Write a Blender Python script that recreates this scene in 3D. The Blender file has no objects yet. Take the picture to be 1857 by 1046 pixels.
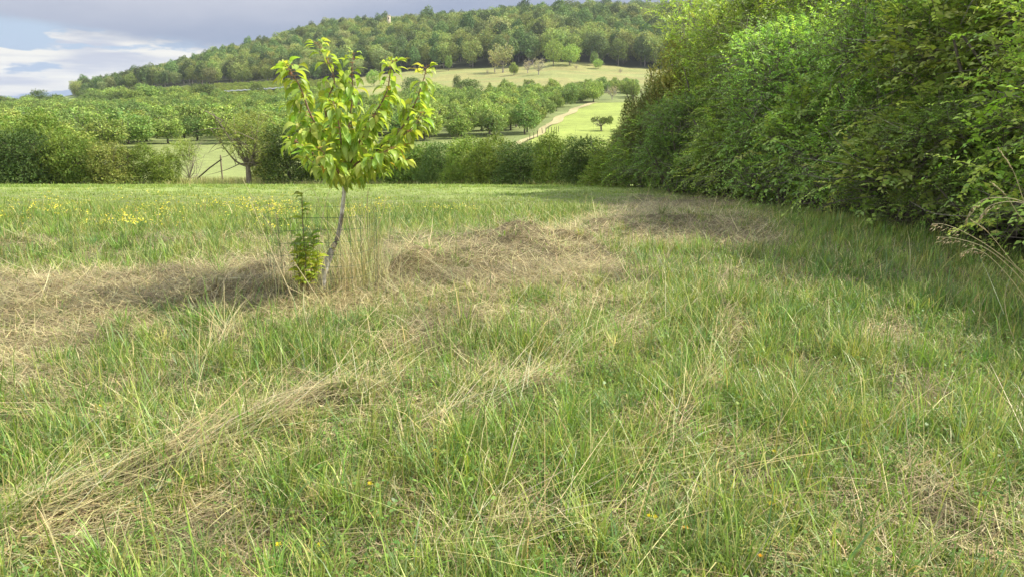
import bpy, math, numpy as np
from mathutils import Vector
R = math.radians
SC = bpy.context.scene
COL = SC.collection
# ------------------------------------------------------------------ camera
CAMZ = 1.5; PITCH = 14.0; FPX = 1326.0
cam = bpy.data.cameras.new("camera"); camo = bpy.data.objects.new("camera", cam); COL.objects.link(camo)
camo.location = (0, 0, CAMZ); camo.rotation_euler = (R(90 - PITCH), 0, 0)
cam.sensor_width = 36; cam.lens = 36 * FPX / 1857; cam.clip_start = 0.05; cam.clip_end = 6000
SC.camera = camo
# ------------------------------------------------------------------ light
SUN_EL = 46.0; SUN_DIR = Vector((0.985, 0.17, 0)).normalized()
SUN_AZ = math.atan2(SUN_DIR.x, SUN_DIR.y)
sl = bpy.data.lights.new("sun", 'SUN'); sl.energy = 4.6; sl.angle = R(0.9); sl.color = (1.0, 0.94, 0.82)
so = bpy.data.objects.new("sun", sl); COL.objects.link(so)
sv = Vector((SUN_DIR.x * math.cos(R(SUN_EL)), SUN_DIR.y * math.cos(R(SUN_EL)), math.sin(R(SUN_EL))))
so.rotation_euler = sv.to_track_quat('Z', 'Y').to_euler(); so.location = (20, 5, 30)
SC.view_settings.view_transform = 'Standard'; SC.view_settings.look = 'None'
SC.view_settings.exposure = 0.90; SC.view_settings.gamma = 1
SC.cycles.max_bounces = 8; SC.cycles.diffuse_bounces = 3; SC.cycles.glossy_bounces = 2
SC.cycles.transmission_bounces = 4; SC.cycles.transparent_max_bounces = 4
SC.cycles.sample_clamp_indirect = 4.0
SC.cycles.use_denoising = True

def build_world():
    w = bpy.data.worlds.new("World"); SC.world = w; w.use_nodes = True
    nt = w.node_tree; nt.nodes.clear(); N = nt.nodes.new; L = nt.links.new
    def math_(op, a, b=None, c=None, clamp=False):
        n = N('ShaderNodeMath'); n.operation = op; n.use_clamp = clamp
        for i, v in enumerate((a, b, c)):
            if v is None: continue
            if isinstance(v, (int, float)): n.inputs[i].default_value = v
            else: L(v, n.inputs[i])
        return n.outputs[0]
    def mix(f, a, b):
        n = N('ShaderNodeMix'); n.data_type = 'RGBA'
        for i, v in ((0, f), (6, a), (7, b)):
            if isinstance(v, (int, float)): n.inputs[i].default_value = v
            elif isinstance(v, tuple): n.inputs[i].default_value = (*v, 1)
            else: L(v, n.inputs[i])
        return n.outputs[2]
    def sstep(x, lo, hi):
        n = N('ShaderNodeMapRange'); n.interpolation_type = 'SMOOTHSTEP'
        L(x, n.inputs[0]); n.inputs[1].default_value = lo; n.inputs[2].default_value = hi
        return n.outputs[0]
    def noise(sx, sz, scale, detail=5, rough=0.55, off=(0, 0, 0)):
        m = N('ShaderNodeMapping'); L(tc, m.inputs[0]); m.inputs['Scale'].default_value = (sx, sx, sz); m.inputs['Location'].default_value = off
        n = N('ShaderNodeTexNoise'); L(m.outputs[0], n.inputs[0]); n.inputs['Scale'].default_value = scale
        n.inputs['Detail'].default_value = detail; n.inputs['Roughness'].default_value = rough
        return n.outputs[0]
    tcn = N('ShaderNodeTexCoord'); tc = tcn.outputs['Generated']
    sp = N('ShaderNodeSeparateXYZ'); L(tc, sp.inputs[0]); x, y, z = sp.outputs
    sky = N('ShaderNodeTexSky'); sky.sky_type = 'NISHITA'; sky.sun_disc = False
    sky.sun_elevation = R(SUN_EL); sky.sun_rotation = SUN_AZ
    b1 = N('ShaderNodeBackground'); L(sky.outputs[0], b1.inputs[0]); b1.inputs[1].default_value = 0.09
    # low sky behind the clouds, cumulus band, big grey cloud
    base = mix(sstep(z, 0.0, 0.09), (0.19, 0.25, 0.36), (0.26, 0.33, 0.42))
    cn = noise(1, 4.5, 6.5, 7, 0.55, (3.1, 0.7, 0.25))
    cn2 = noise(1, 9.0, 9, 5, 0.5, (7.4, 1.7, 0.1))
    bias = math_('SUBTRACT', math_('ABSOLUTE', math_('SUBTRACT', z, 0.052)), 0.03)
    cm = sstep(math_('SUBTRACT', cn, math_('MULTIPLY', bias, 2.6)), 0.485, 0.53)
    ccol = mix(sstep(cn2, 0.35, 0.62), (0.30, 0.32, 0.38), (0.50, 0.49, 0.455))
    low = mix(cm, base, ccol)
    # grey deck whose lower edge sinks towards the right
    edge = math_('SUBTRACT', 0.090, math_('MULTIPLY', math_('ADD', x, 0.56), 0.13))
    gn = noise(1, 2.5, 5.0, 7, 0.55, (0.3, 4.4, 1.9))
    wob = math_('MULTIPLY', math_('SUBTRACT', gn, 0.5), 0.07)
    deck = sstep(math_('ADD', math_('SUBTRACT', z, edge), wob), -0.006, 0.012)
    gn2 = noise(1, 3.0, 2.2, 6, 0.5, (1.3, 2.4, 0.9))
    hi = sstep(math_('ADD', z, math_('MULTIPLY', math_('SUBTRACT', gn2, 0.5), 0.22)), 0.072, 0.15)
    dcol = mix(hi, (0.17, 0.205, 0.285), (0.30, 0.315, 0.37))
    dcol = mix(sstep(z, 0.22, 0.6), dcol, (0.85, 0.88, 0.95))  # overhead cloud, out of view, brightened to add fill light
    dcol = mix(sstep(math_('ADD', math_('MULTIPLY', y, -1.0), math_('MULTIPLY', x, -0.35)), 0.0, 0.5), dcol, (1.05, 1.05, 1.05))   # unseen bright cloud behind the viewer, added to fill the hedge and shaded grass
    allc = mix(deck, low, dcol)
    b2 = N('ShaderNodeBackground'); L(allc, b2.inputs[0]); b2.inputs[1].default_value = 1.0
    # clouds are broken overhead, letting the clear sky through
    on = noise(1, 1, 2.3, 6, 0.5, (5, 2, 1))
    cover = math_('MAXIMUM', sstep(math_('MULTIPLY', z, -1.0), -0.30, -0.2), sstep(on, 0.42, 0.56))
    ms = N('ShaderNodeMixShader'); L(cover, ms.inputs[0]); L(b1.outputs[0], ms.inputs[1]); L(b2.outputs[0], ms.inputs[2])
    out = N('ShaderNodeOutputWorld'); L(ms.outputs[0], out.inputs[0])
build_world()

# ------------------------------------------------------------------ projection helpers (photo pixel <-> ray)
ct, st = math.cos(R(PITCH)), math.sin(R(PITCH))
def ray(px, py):
    r = (px - 928.5) / FPX; u = -(py - 523) / FPX
    return r, ct + u * st, -st + u * ct
def at(px, py, Y):
    """world point seen at a pixel, Y metres ahead"""
    r, f, h = ray(px, py); return (r / f * Y, Y, CAMZ + h / f * Y)
def proj(x, y, z):
    dz = z - CAMZ
    f = y * ct - dz * st; u = y * st + dz * ct
    f = np.maximum(f, 0.2)
    return 928.5 + FPX * x / f, 523 - FPX * u / f

# ------------------------------------------------------------------ noise
def _h(ix, iy, s):
    n = (ix.astype(np.int64) * 374761393 + iy.astype(np.int64) * 668265263 + s * 1442695041) & 0xffffffff
    n = ((n ^ (n >> 13)) * 1274126177) & 0xffffffff
    return ((n ^ (n >> 16)) & 0xffff) / 65535.0
def vnoise(x, y, s=0):
    ix = np.floor(x); iy = np.floor(y); fx = x - ix; fy = y - iy
    fx = fx * fx * (3 - 2 * fx); fy = fy * fy * (3 - 2 * fy)
    a = _h(ix, iy, s); b = _h(ix + 1, iy, s); c = _h(ix, iy + 1, s); d = _h(ix + 1, iy + 1, s)
    return (a * (1 - fx) + b * fx) * (1 - fy) + (c * (1 - fx) + d * fx) * fy
def fbm(x, y, s=0, o=4):
    t = 0; a = 0.5; n = 0
    for i in range(o):
        t = t + a * vnoise(x * 2 ** i, y * 2 ** i, s + i); n += a; a *= 0.5
    return t / n

# ------------------------------------------------------------------ terrain height
PXC = np.array([-300, 0, 200, 400, 600, 800, 1000, 1140, 1500, 2100.]); AC = (PXC - 928.5) / 1368
ROWS = [(-40, 0.1), (0, 0), (6, -.02), (10, -.12), (15, -.5), (20, -.85), (25, -1.2), (32, -1.85), (45, -3.18), (60, -4.3), (80, -4.4),
 (120, [-4, -3.9, -3.9, -3.8, -3.8, -3.8, -3.5, -3.5, -3, -3]),
 (170, [-3.7, -3.7, -3.5, -3, -2.8, -2, -1.2, -1, 0, 0]),
 (250, [-2.5, -2.5, -1.5, 0, 1, 2, 3.5, 4, 5, 5]),
 (330, [-2, -2, 1, 5.5, 7.5, 9, 11.7, 11.5, 12, 12]),
 (430, [-2, -1, 6, 12, 15, 21.7, 27, 23, 25, 25]),
 (520, [-3, -1, 11, 21, 30, 38, 45, 42, 45, 45]),
 (650, [-5, -3, 13, 34, 55, 60, 64, 64, 70, 70]),
 (750, [-8, -6, 10, 36, 66, 70, 75, 78, 85, 85]),
 (1000, [-12, -10, 0, 30, 60, 70, 78, 85, 85, 85]),
 (3000, [-20] * 10)]
YR = np.array([r[0] for r in ROWS], float)
ZT = np.array([np.full(10, r[1]) if np.isscalar(r[1]) else r[1] for r in ROWS], float)
def _slopes():
    h = np.diff(YR)[:, None]; d = np.diff(ZT, axis=0) / h
    m = np.zeros_like(ZT); m[0] = d[0]; m[-1] = d[-1]
    a, b = d[:-1], d[1:]
    m[1:-1] = np.where(a * b > 0, 2 * a * b / np.where(np.abs(a + b) < 1e-9, 1, a + b), 0)
    return m
MT = _slopes()
HAYB = [(0, 560, 520, 515, 34, .05), (760, 465, 1080, 450, 26, .10), (1080, 410, 1350, 400, 22, .07), (730, 490, 800, 480, 14, .09), (860, 440, 960, 438, 10, .09),
        (1095, 500, 1150, 500, 8, -.03), (0, 990, 650, 715, 26, .05), (780, 790, 1180, 640, 22, .04)]
def capsule(px, py, x1, y1, x2, y2, w):
    dx, dy = x2 - x1, y2 - y1
    t = np.clip(((px - x1) * dx + (py - y1) * dy) / (dx * dx + dy * dy + 1e-9), 0, 1)
    d = np.hypot(px - x1 - t * dx, py - y1 - t * dy)
    return np.exp(-(d / w) ** 2)
def gz(x, y, fine=True):
    x = np.asarray(x, float); y = np.asarray(y, float)
    a = np.clip(x / np.maximum(y, 60), AC[0], AC[-1])
    yy = np.clip(y, YR[0], YR[-1] - 1)
    i = np.clip(np.searchsorted(YR, yy, 'right') - 1, 0, len(YR) - 2)
    h = YR[i + 1] - YR[i]; t = (yy - YR[i]) / h
    j = np.clip(np.searchsorted(AC, a, 'right') - 1, 0, len(AC) - 2); s = (a - AC[j]) / (AC[j + 1] - AC[j])
    def herm(c):
        return ((1 + 2 * t) * (1 - t) ** 2) * ZT[i, c] + t * (1 - t) ** 2 * h * MT[i, c] + t * t * (3 - 2 * t) * ZT[i + 1, c] + t * t * (t - 1) * h * MT[i + 1, c]
    z = herm(j) * (1 - s) + herm(j + 1) * s
    z = z + np.clip((y - 300) / 200, 0, 1) * (fbm(x / 60, y / 60, 5, 3) - .5) * 6
    if fine:
        k = np.clip((40 - y) / 20, 0, 1)
        z = z + k * ((fbm(x * .7, y * .7, 11, 3) - .5) * .10 + (fbm(x * 4, y * 4, 17, 2) - .5) * .035)
        px, py = proj(x, y, z); near = (y > 1) & (y < 30)
        for b in HAYB:
            z = z + np.where(near, capsule(px, py, *b[:5]) * b[5] * (0.1 + 2.9 * fbm(x * 2.6, y * 3.4, 23, 3) ** 2.2), 0)
    return z
def gzs(x, y): return float(gz(np.array([x]), np.array([y]))[0])
def on_ground(px, py):
    """intersect a pixel ray with the near ground"""
    r, f, h = ray(px, py); Y = 1.0
    for _ in range(4000):
        Y *= 1.004
        if CAMZ + h / f * Y <= gzs(r / f * Y, Y): break
    return r / f * Y, Y

# ------------------------------------------------------------------ mesh buffer
class Buf:
    def __init__(s, gain=1.0): s.V = []; s.F = []; s.C = []; s.n = 0; s.gain = gain
    def add(s, V, F, C):
        V = np.asarray(V, np.float32).reshape(-1, 3); C = np.broadcast_to(np.asarray(C, np.float32), V.shape)
        if not isinstance(F, list): F = [F]
        for f in F:
            f = np.asarray(f, np.int64)
            if len(f): s.F.append(f + s.n)
        s.V.append(V); s.C.append(C); s.n += len(V)
    def mesh(s, name, mat, smooth=False):
        me = bpy.data.meshes.new(name)
        V = np.concatenate(s.V); C = np.concatenate(s.C) * (np.array([1.12, 1.0, .90]) * s.gain if s.gain > 1 else 1)
        loops = np.concatenate([f.ravel() for f in s.F]); tot = np.concatenate([np.full(len(f), f.shape[1]) for f in s.F])
        st_ = np.concatenate([[0], np.cumsum(tot)[:-1]])
        me.vertices.add(len(V)); me.vertices.foreach_set('co', V.ravel())
        me.loops.add(len(loops)); me.loops.foreach_set('vertex_index', loops.astype(np.int32))
        me.polygons.add(len(tot)); me.polygons.foreach_set('loop_start', st_.astype(np.int32))
        if smooth: me.polygons.foreach_set('use_smooth', np.ones(len(tot), bool))
        a = me.color_attributes.new('col', 'BYTE_COLOR' if False else 'FLOAT_COLOR', 'POINT')
        a.data.foreach_set('color', np.concatenate([C, np.ones((len(C), 1), np.float32)], 1).ravel().astype(np.float32))
        me.update(calc_edges=True); me.materials.append(mat)
        return me
    def obj(s, name, mat, parent=None, smooth=False):
        o = bpy.data.objects.new(name, s.mesh(name, mat, smooth)); COL.objects.link(o); o.parent = parent; return o
def tag(o, label=None, cat=None, group=None, kind=None):
    if label: o['label'] = label
    if cat: o['category'] = cat
    if group: o['group'] = group
    if kind: o['kind'] = kind
    return o
def empty(name, loc=(0, 0, 0), rz=0, link=True):
    o = bpy.data.objects.new(name, None); o.empty_display_size = .2
    if link: COL.objects.link(o)
    o.location = loc; o.rotation_euler = (0, 0, rz); return o
def nrm(v): return v / np.maximum(np.linalg.norm(v, axis=-1, keepdims=True), 1e-9)
def frames(d, n):
    d = nrm(d); x = nrm(np.cross(d, n)); z = np.cross(x, d); return np.stack([x, d, z], -1)   # columns
def place(buf, T, F, pos, M, sc, col):
    """instance template T (k,3) at N frames"""
    N, k = len(pos), len(T); sc = np.asarray(sc).reshape(-1, 1, 1) if np.ndim(sc) < 2 else np.asarray(sc)[:, None, :]
    V = np.einsum('nij,nkj->nki', M, T[None] * sc) + pos[:, None, :]
    C = np.repeat(col[:, None, :], k, 1)
    Fs = [(f[None] + (np.arange(N) * k)[:, None, None]).reshape(-1, f.shape[1]) for f in (F if isinstance(F, list) else [F])]
    buf.add(V.reshape(-1, 3), Fs, C.reshape(-1, 3))
def tube(buf, pts, rad, col, sides=6):
    pts = np.asarray(pts, float); rad = np.broadcast_to(np.asarray(rad, float), (len(pts),)); n = len(pts)
    d = nrm(np.gradient(pts, axis=0)); ref = np.where(np.abs(d[:, 2:3]) > .9, [[1, 0, 0]], [[0, 0, 1.]])
    x = nrm(np.cross(d, ref)); y = np.cross(d, x); an = np.arange(sides) / sides * 2 * np.pi
    V = pts[:, None] + rad[:, None, None] * (np.cos(an)[None, :, None] * x[:, None] + np.sin(an)[None, :, None] * y[:, None])
    F = []
    for i in range(n - 1):
        for k in range(sides):
            k2 = (k + 1) % sides; F.append((i * sides + k, i * sides + k2, (i + 1) * sides + k2, (i + 1) * sides + k))
    buf.add(V.reshape(-1, 3), np.array(F), col)
    buf.add(V[-1], np.arange(sides)[None], col)
def spline(pts, m=6):
    pts = np.asarray(pts, float); P = np.vstack([2 * pts[0] - pts[1], pts, 2 * pts[-1] - pts[-2]]); o = []
    for i in range(1, len(P) - 2):
        for t in np.linspace(0, 1, m, endpoint=False):
            a, b, c, d = P[i - 1], P[i], P[i + 1], P[i + 2]
            o.append(.5 * (2 * b + (c - a) * t + (2 * a - 5 * b + 4 * c - d) * t * t + (3 * b - a - 3 * c + d) * t ** 3))
    o.append(pts[-1]); return np.array(o)
def box(buf, c, s, col, rz=0):
    V = np.array([[i, j, k] for i in (-.5, .5) for j in (-.5, .5) for k in (-.5, .5)]) * s
    cz, sz = math.cos(rz), math.sin(rz); V = V @ np.array([[cz, sz, 0], [-sz, cz, 0], [0, 0, 1]]) + c
    buf.add(V, np.array([[0, 1, 3, 2], [4, 6, 7, 5], [0, 4, 5, 1], [2, 3, 7, 6], [0, 2, 6, 4], [1, 5, 7, 3]]), col)

# ------------------------------------------------------------------ materials
def leaf_mat(name, transl=.35, rough=.5, hue=.02, val=.25, spec=.3, tcol=(1.15, 1.18, .65)):
    m = bpy.data.materials.new(name); m.use_nodes = True; nt = m.node_tree; nt.nodes.clear(); N = nt.nodes.new; L = nt.links.new
    a = N('ShaderNodeAttribute'); a.attribute_name = 'col'
    oi = N('ShaderNodeObjectInfo')
    hs = N('ShaderNodeHueSaturation'); L(a.outputs[0], hs.inputs['Color'])
    for inp, lo, hi in (('Hue', .5 - hue, .5 + hue), ('Value', 1 - val, 1 + val)):
        r = N('ShaderNodeMapRange'); r.inputs[3].default_value = lo; r.inputs[4].default_value = hi
        if inp == 'Value':
            w = N('ShaderNodeMath'); w.operation = 'FRACT'; q = N('ShaderNodeMath'); q.operation = 'MULTIPLY'; q.inputs[1].default_value = 7.31
            L(oi.outputs['Random'], q.inputs[0]); L(q.outputs[0], w.inputs[0]); L(w.outputs[0], r.inputs[0])
        else: L(oi.outputs['Random'], r.inputs[0])
        L(r.outputs[0], hs.inputs[inp])
    p = N('ShaderNodeBsdfPrincipled'); L(hs.outputs[0], p.inputs['Base Color']); p.inputs['Roughness'].default_value = rough
    p.inputs['Specular IOR Level'].default_value = spec
    t = N('ShaderNodeBsdfTranslucent'); mx = N('ShaderNodeVectorMath'); mx.operation = 'MULTIPLY'; mx.inputs[1].default_value = tcol
    L(hs.outputs[0], mx.inputs[0]); L(mx.outputs[0], t.inputs[0])
    s = N('ShaderNodeMixShader'); s.inputs[0].default_value = transl; L(p.outputs[0], s.inputs[1]); L(t.outputs[0], s.inputs[2])
    o = N('ShaderNodeOutputMaterial'); L(s.outputs[0], o.inputs[0]); return m
def plain_mat(name, rough=.8, nscale=30, namp=.35, bump=0.0, metal=0, stretch=(1, 1, 1)):
    m = bpy.data.materials.new(name); m.use_nodes = True; nt = m.node_tree; N = nt.nodes.new; L = nt.links.new
    p = nt.nodes['Principled BSDF']; p.inputs['Roughness'].default_value = rough; p.inputs['Metallic'].default_value = metal
    p.inputs['Specular IOR Level'].default_value = .25
    a = N('ShaderNodeAttribute'); a.attribute_name = 'col'
    tc = N('ShaderNodeTexCoord'); mp = N('ShaderNodeMapping'); mp.inputs['Scale'].default_value = stretch; L(tc.outputs['Object'], mp.inputs[0])
    n = N('ShaderNodeTexNoise'); n.inputs['Scale'].default_value = nscale; n.inputs['Detail'].default_value = 5; L(mp.outputs[0], n.inputs[0])
    r = N('ShaderNodeMapRange'); r.inputs[1].default_value = .3; r.inputs[2].default_value = .7; r.inputs[3].default_value = 1 - namp; r.inputs[4].default_value = 1 + namp
    L(n.outputs[0], r.inputs[0])
    v = N('ShaderNodeVectorMath'); v.operation = 'SCALE'; L(a.outputs[0], v.inputs[0]); L(r.outputs[0], v.inputs['Scale']); L(v.outputs[0], p.inputs['Base Color'])
    if bump:
        b = N('ShaderNodeBump'); b.inputs['Strength'].default_value = bump; b.inputs['Distance'].default_value = .02; L(n.outputs[0], b.inputs['Height']); L(b.outputs[0], p.inputs['Normal'])
    return m
M_GRASS = leaf_mat('grass_blade', .32, .45, 0, 0, .35)
M_STRAW = leaf_mat('dry_straw', .15, .55, 0, 0, .3, (1, 1, .9))
M_CHERRY = leaf_mat('cherry_leaf', .52, .42, 0, 0, .35, (1.25, 1.2, .5))
M_NEAR = leaf_mat('hedge_leaf', .42, .42, .010, .26, .4)
M_FAR = leaf_mat('tree_leaf', .25, .6, .013, .24, .15)
M_WOODC = leaf_mat('wood_leaf', .18, .7, .02, .34, .1)
M_BARK = plain_mat('bark', .9, 25, .45, .6, 0, (1, 1, .35))
M_BIRCH = plain_mat('sapling_bark', .7, 40, .4, .5, 0, (1, 1, .5))
M_SOIL = plain_mat('ground_surface', .95, 3, .25)
M_WIRE = plain_mat('coated_wire', .5, 5, .1, 0, .3)
M_STONE = plain_mat('stone', .9, 2, .3)
M_POST = plain_mat('weathered_wood', .85, 20, .35, .3, 0, (1, 1, .2))

def ground_mat():
    m = M_SOIL; nt = m.node_tree; N = nt.nodes.new; L = nt.links.new
    p = nt.nodes['Principled BSDF']
    a = [n for n in nt.nodes if n.type == 'ATTRIBUTE'][0]
    tc = N('ShaderNodeTexCoord')
    prev = a.outputs[0]
    for sc_, amp, det in ((.06, .14, 3), (.7, .16, 4), (9, .30, 6), (60, .35, 4)):
        n = N('ShaderNodeTexNoise'); n.inputs['Scale'].default_value = sc_; n.inputs['Detail'].default_value = det; L(tc.outputs['Object'], n.inputs[0])
        r = N('ShaderNodeMapRange'); r.inputs[1].default_value = .3; r.inputs[2].default_value = .7; r.inputs[3].default_value = 1 - amp; r.inputs[4].default_value = 1 + amp
        L(n.outputs[0], r.inputs[0]); v = N('ShaderNodeVectorMath'); v.operation = 'SCALE'; L(prev, v.inputs[0]); L(r.outputs[0], v.inputs['Scale']); prev = v.outputs[0]
    L(prev, p.inputs['Base Color'])
ground_mat()

# ------------------------------------------------------------------ near field zones (dry hay against green grass), fixed in the field
DRY = [(0, 565, 260, 545, 42, 1.0), (240, 530, 520, 515, 36, .95), (0, 640, 120, 600, 60, 1.0), (-200, 640, 0, 620, 80, 1.0), (-200, 560, 0, 560, 60, 1.0),
       (0, 700, 60, 660, 30, .8),
       (720, 480, 1060, 440, 30, 1.0), (850, 490, 1090, 475, 32, 1.0), (640, 520, 900, 520, 26, .8), (600, 545, 700, 500, 40, .7),
       (1060, 425, 1200, 385, 28, 1.0), (1150, 425, 1380, 425, 28, .95), (1180, 375, 1320, 385, 20, .9),
       (-50, 1020, 250, 890, 46, .7), (250, 890, 470, 790, 26, .7), (470, 790, 700, 690, 22, .85), (350, 940, 560, 960, 50, .55), (360, 690, 420, 600, 10, .8),
       (780, 800, 960, 700, 18, .7), (960, 700, 1150, 620, 16, .5), (1110, 620, 1200, 560, 16, .55),
       (1230, 800, 1310, 650, 16, .7), (1310, 650, 1330, 520, 13, 1.0), (1640, 860, 1720, 1000, 50, .6), (1700, 1000, 1850, 1020, 50, .6),
       (1500, 930, 1600, 960, 40, .5), (1100, 960, 1230, 930, 60, .5), (1550, 560, 1640, 640, 22, .45), (1640, 690, 1690, 760, 25, .4),
       (1000, 560, 1180, 520, 20, .5), (750, 600, 900, 570, 18, .5)]
GREEN = [(60, 760, 420, 720, 70, .8), (430, 650, 700, 640, 50, .6), (1150, 520, 1270, 520, 40, .9), (1360, 520, 1450, 560, 45, .9), (850, 620, 930, 620, 35, .5),
         (650, 850, 760, 880, 60, .6), (1350, 720, 1600, 720, 80, .4)]
def dryness(x, y, z=None):
    if z is None: z = gz(x, y, False)
    px, py = proj(x, y, z); s = np.zeros_like(px)
    px = px + (fbm(x * 1.1, y * 1.1, 31) - .5) * 90; py = py + (fbm(x * 1.3, y * 1.3, 37) - .5) * np.clip(500 / y, 8, 70)
    for c in DRY: s = np.maximum(s, capsule(px, py, *c[:5]) ** .7 * c[5])
    for c in GREEN: s = s * (1 - .75 * capsule(px, py, *c[:5]) * c[5])
    nz = fbm(x * 1.7, y * 1.7, 41, 4)
    s = np.where(py > 640, s * .62, s); n4 = fbm(x * 5.5, y * 5.5, 43, 3); s = np.clip(s + np.where(y < 9, np.clip((nz - .47) * 2.0, 0, .3) + np.clip((n4 - .42) * 2.2, 0, .5), 0) * np.interp(px, [850, 1150], [1, .62]), 0, 1)
    return np.where((y > 45) | (y < .3), .25, s)

# ------------------------------------------------------------------ ground sheet
WOODF = ([135, 200, 300, 400, 500, 600, 700, 800, 900, 960, 1000, 1060, 1140, 1300], [540, 505, 480, 450, 440, 436, 436, 432, 424, 420, 424, 424, 416, 400])
def build_ground():
    u = np.linspace(-1, 1, 560); xs = np.sinh(u * 6.4) / np.sinh(6.4) * 1900
    v = np.linspace(0, 1, 680); ys = -25 + (np.exp(v * 5.6) - 1) / (np.exp(5.6) - 1) * 2700
    ys = np.unique(np.concatenate([ys, np.linspace(1, 14, 200)]))
    X, Y = np.meshgrid(xs, ys); x, y = X.ravel(), Y.ravel(); z = gz(x, y)
    ny, nx = X.shape
    i = np.arange(ny - 1)[:, None] * nx + np.arange(nx - 1)[None]; i = i.ravel()
    F = np.stack([i, i + 1, i + nx + 1, i + nx], 1)
    px = 928.5 + 1368 * x / np.maximum(y, 1)
    n1 = fbm(x / 16, y / 9, 3); n2 = fbm(x * .5, y * .5, 4)
    d = dryness(x, y)
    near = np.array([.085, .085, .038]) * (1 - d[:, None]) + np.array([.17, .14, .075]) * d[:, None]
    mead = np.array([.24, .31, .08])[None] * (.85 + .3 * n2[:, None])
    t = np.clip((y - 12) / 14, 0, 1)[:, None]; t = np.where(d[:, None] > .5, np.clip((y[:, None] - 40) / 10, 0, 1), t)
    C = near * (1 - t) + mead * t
    orch = np.array([.20, .235, .075]); hillm = np.array([.25, .24, .085]) * (.8 + .4 * n1[:, None]); hillg = np.array([.17, .21, .065])
    far = np.clip((y - 52) / 8, 0, 1)[:, None]; C = C * (1 - far) + orch * far
    k = np.clip((y - 104) / 14, 0, 1)[:, None] * (fbm(x / 5, y / 5, 9)[:, None] * .9); C = C * (1 - k) + np.array([.11, .14, .045]) * k
    k = np.clip((y - 275) / 20, 0, 1)[:, None] * np.clip((px - 600) / 40, 0, 1)[:, None]
    hm = hillm * (1 - .6 * np.clip((n1[:, None] - .42) * 5, 0, 1)) + hillg * .6 * np.clip((n1[:, None] - .42) * 5, 0, 1)
    C = C * (1 - k) + hm * k
    k = np.clip((y - 275) / 20, 0, 1)[:, None] * np.clip((640 - px) / 40, 0, 1)[:, None]; C = C * (1 - k) + np.array([.17, .22, .07]) * k
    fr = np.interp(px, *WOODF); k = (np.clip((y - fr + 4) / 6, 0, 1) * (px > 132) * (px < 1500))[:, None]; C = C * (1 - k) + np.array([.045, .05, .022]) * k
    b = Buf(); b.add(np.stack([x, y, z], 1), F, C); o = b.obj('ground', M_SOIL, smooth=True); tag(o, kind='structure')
build_ground()
def drape(name, f, nu, nv, off, col):
    U, V = np.meshgrid(np.linspace(0, 1, nu), np.linspace(0, 1, nv)); x, y = f(U.ravel(), V.ravel())
    z = gz(x, y) + off; i = (np.arange(nv - 1)[:, None] * nu + np.arange(nu - 1)[None]).ravel()
    F = np.stack([i, i + 1, i + nu + 1, i + nu], 1); n = fbm(x / 9, y / 9, 8)[:, None]
    b = Buf(); b.add(np.stack([x, y, z], 1), F, np.array(col)[None] * (.72 + .3 * n + .25 * fbm(x / 14, y / .9, 6)[:, None])); o = b.obj(name, M_SOIL, smooth=True); tag(o, kind='structure')
PATH = spline([(-3, 88), (0.5, 104), (3.5, 122), (8.5, 155), (14, 185), (20, 214), (25, 228), (32, 232), (45, 236)], 12)
def path_x(y): return np.interp(y, PATH[:80, 1], PATH[:80, 0])
drape('grass_field', lambda u, v: (path_x(72 + v * 156) + .5 + u * 95, 72 + v * 156), 60, 300, .10, (.235, .285, .06))
def _path(u, v):
    s = v * (len(PATH) - 1); i = np.clip(s.astype(int), 0, len(PATH) - 2); t = (s - i)[:, None]; P = PATH[i] * (1 - t) + PATH[i + 1] * t
    return P[:, 0] + (u - .5) * (1.4 + 1.0 * (P[:, 1] > 150)) + .5 * np.sin(P[:, 1] * .21), P[:, 1] + (u - .5) * 1.2
drape('path', _path, 4, 160, .18, (.34, .30, .15))

# ------------------------------------------------------------------ grass
rng = np.random.default_rng(7)
def blades(buf, P, phi, L, w, t0, t1, col, seg=3, tw=None, tipcol=None):
    N = len(P); ds = L / seg; pts = [P]; p = P
    for k in range(seg):
        th = t0 + (t1 - t0) * ((k + .5) / seg) ** 1.4
        p = p + ds[:, None] * np.stack([np.sin(th) * np.cos(phi), np.sin(th) * np.sin(phi), np.cos(th)], 1); pts.append(p)
    tw = phi + np.pi / 2 if tw is None else tw
    wv = np.stack([np.cos(tw), np.sin(tw), np.zeros(N)], 1)
    rows = []
    for k in range(seg):
        f = (1, .9, .65, .5)[k] if seg > 1 else 1
        rows += [pts[k] - wv * (w * f / 2)[:, None], pts[k] + wv * (w * f / 2)[:, None]]
    rows.append(pts[-1]); V = np.stack(rows, 1); nv = 2 * seg + 1
    base = (np.arange(N) * nv)[:, None]
    Q = np.concatenate([base + np.array([2 * k, 2 * k + 1, 2 * k + 3, 2 * k + 2]) for k in range(seg - 1)]) if seg > 1 else np.zeros((0, 4), int)
    T = base + np.array([2 * seg - 2, 2 * seg - 1, 2 * seg])
    ramp = np.repeat(np.linspace(0, 1, seg + 1), 2)[:nv][None, :, None]
    tc = col if tipcol is None else tipcol
    C = col[:, None, :] * (1 - ramp) + tc[:, None, :] * ramp
    buf.add(V.reshape(-1, 3), [Q, T], C.reshape(-1, 3))
def pick(cols, n, r, jit=.18):
    c = np.array(cols)[r.integers(0, len(cols), n)]; return np.clip(c * (1 + r.normal(0, jit, (n, 1))) * (1 + r.normal(0, .06, (n, 3))), .01, .9)
GCOL = [(.15, .26, .045), (.18, .30, .05), (.23, .34, .06), (.12, .20, .05), (.29, .36, .08), (.15, .24, .085), (.33, .36, .11)]
SCOL = [(.50, .44, .20), (.45, .38, .17), (.60, .53, .28), (.34, .27, .13), (.22, .18, .10), (.50, .48, .20), (.38, .37, .14), (.55, .52, .34)]
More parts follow.
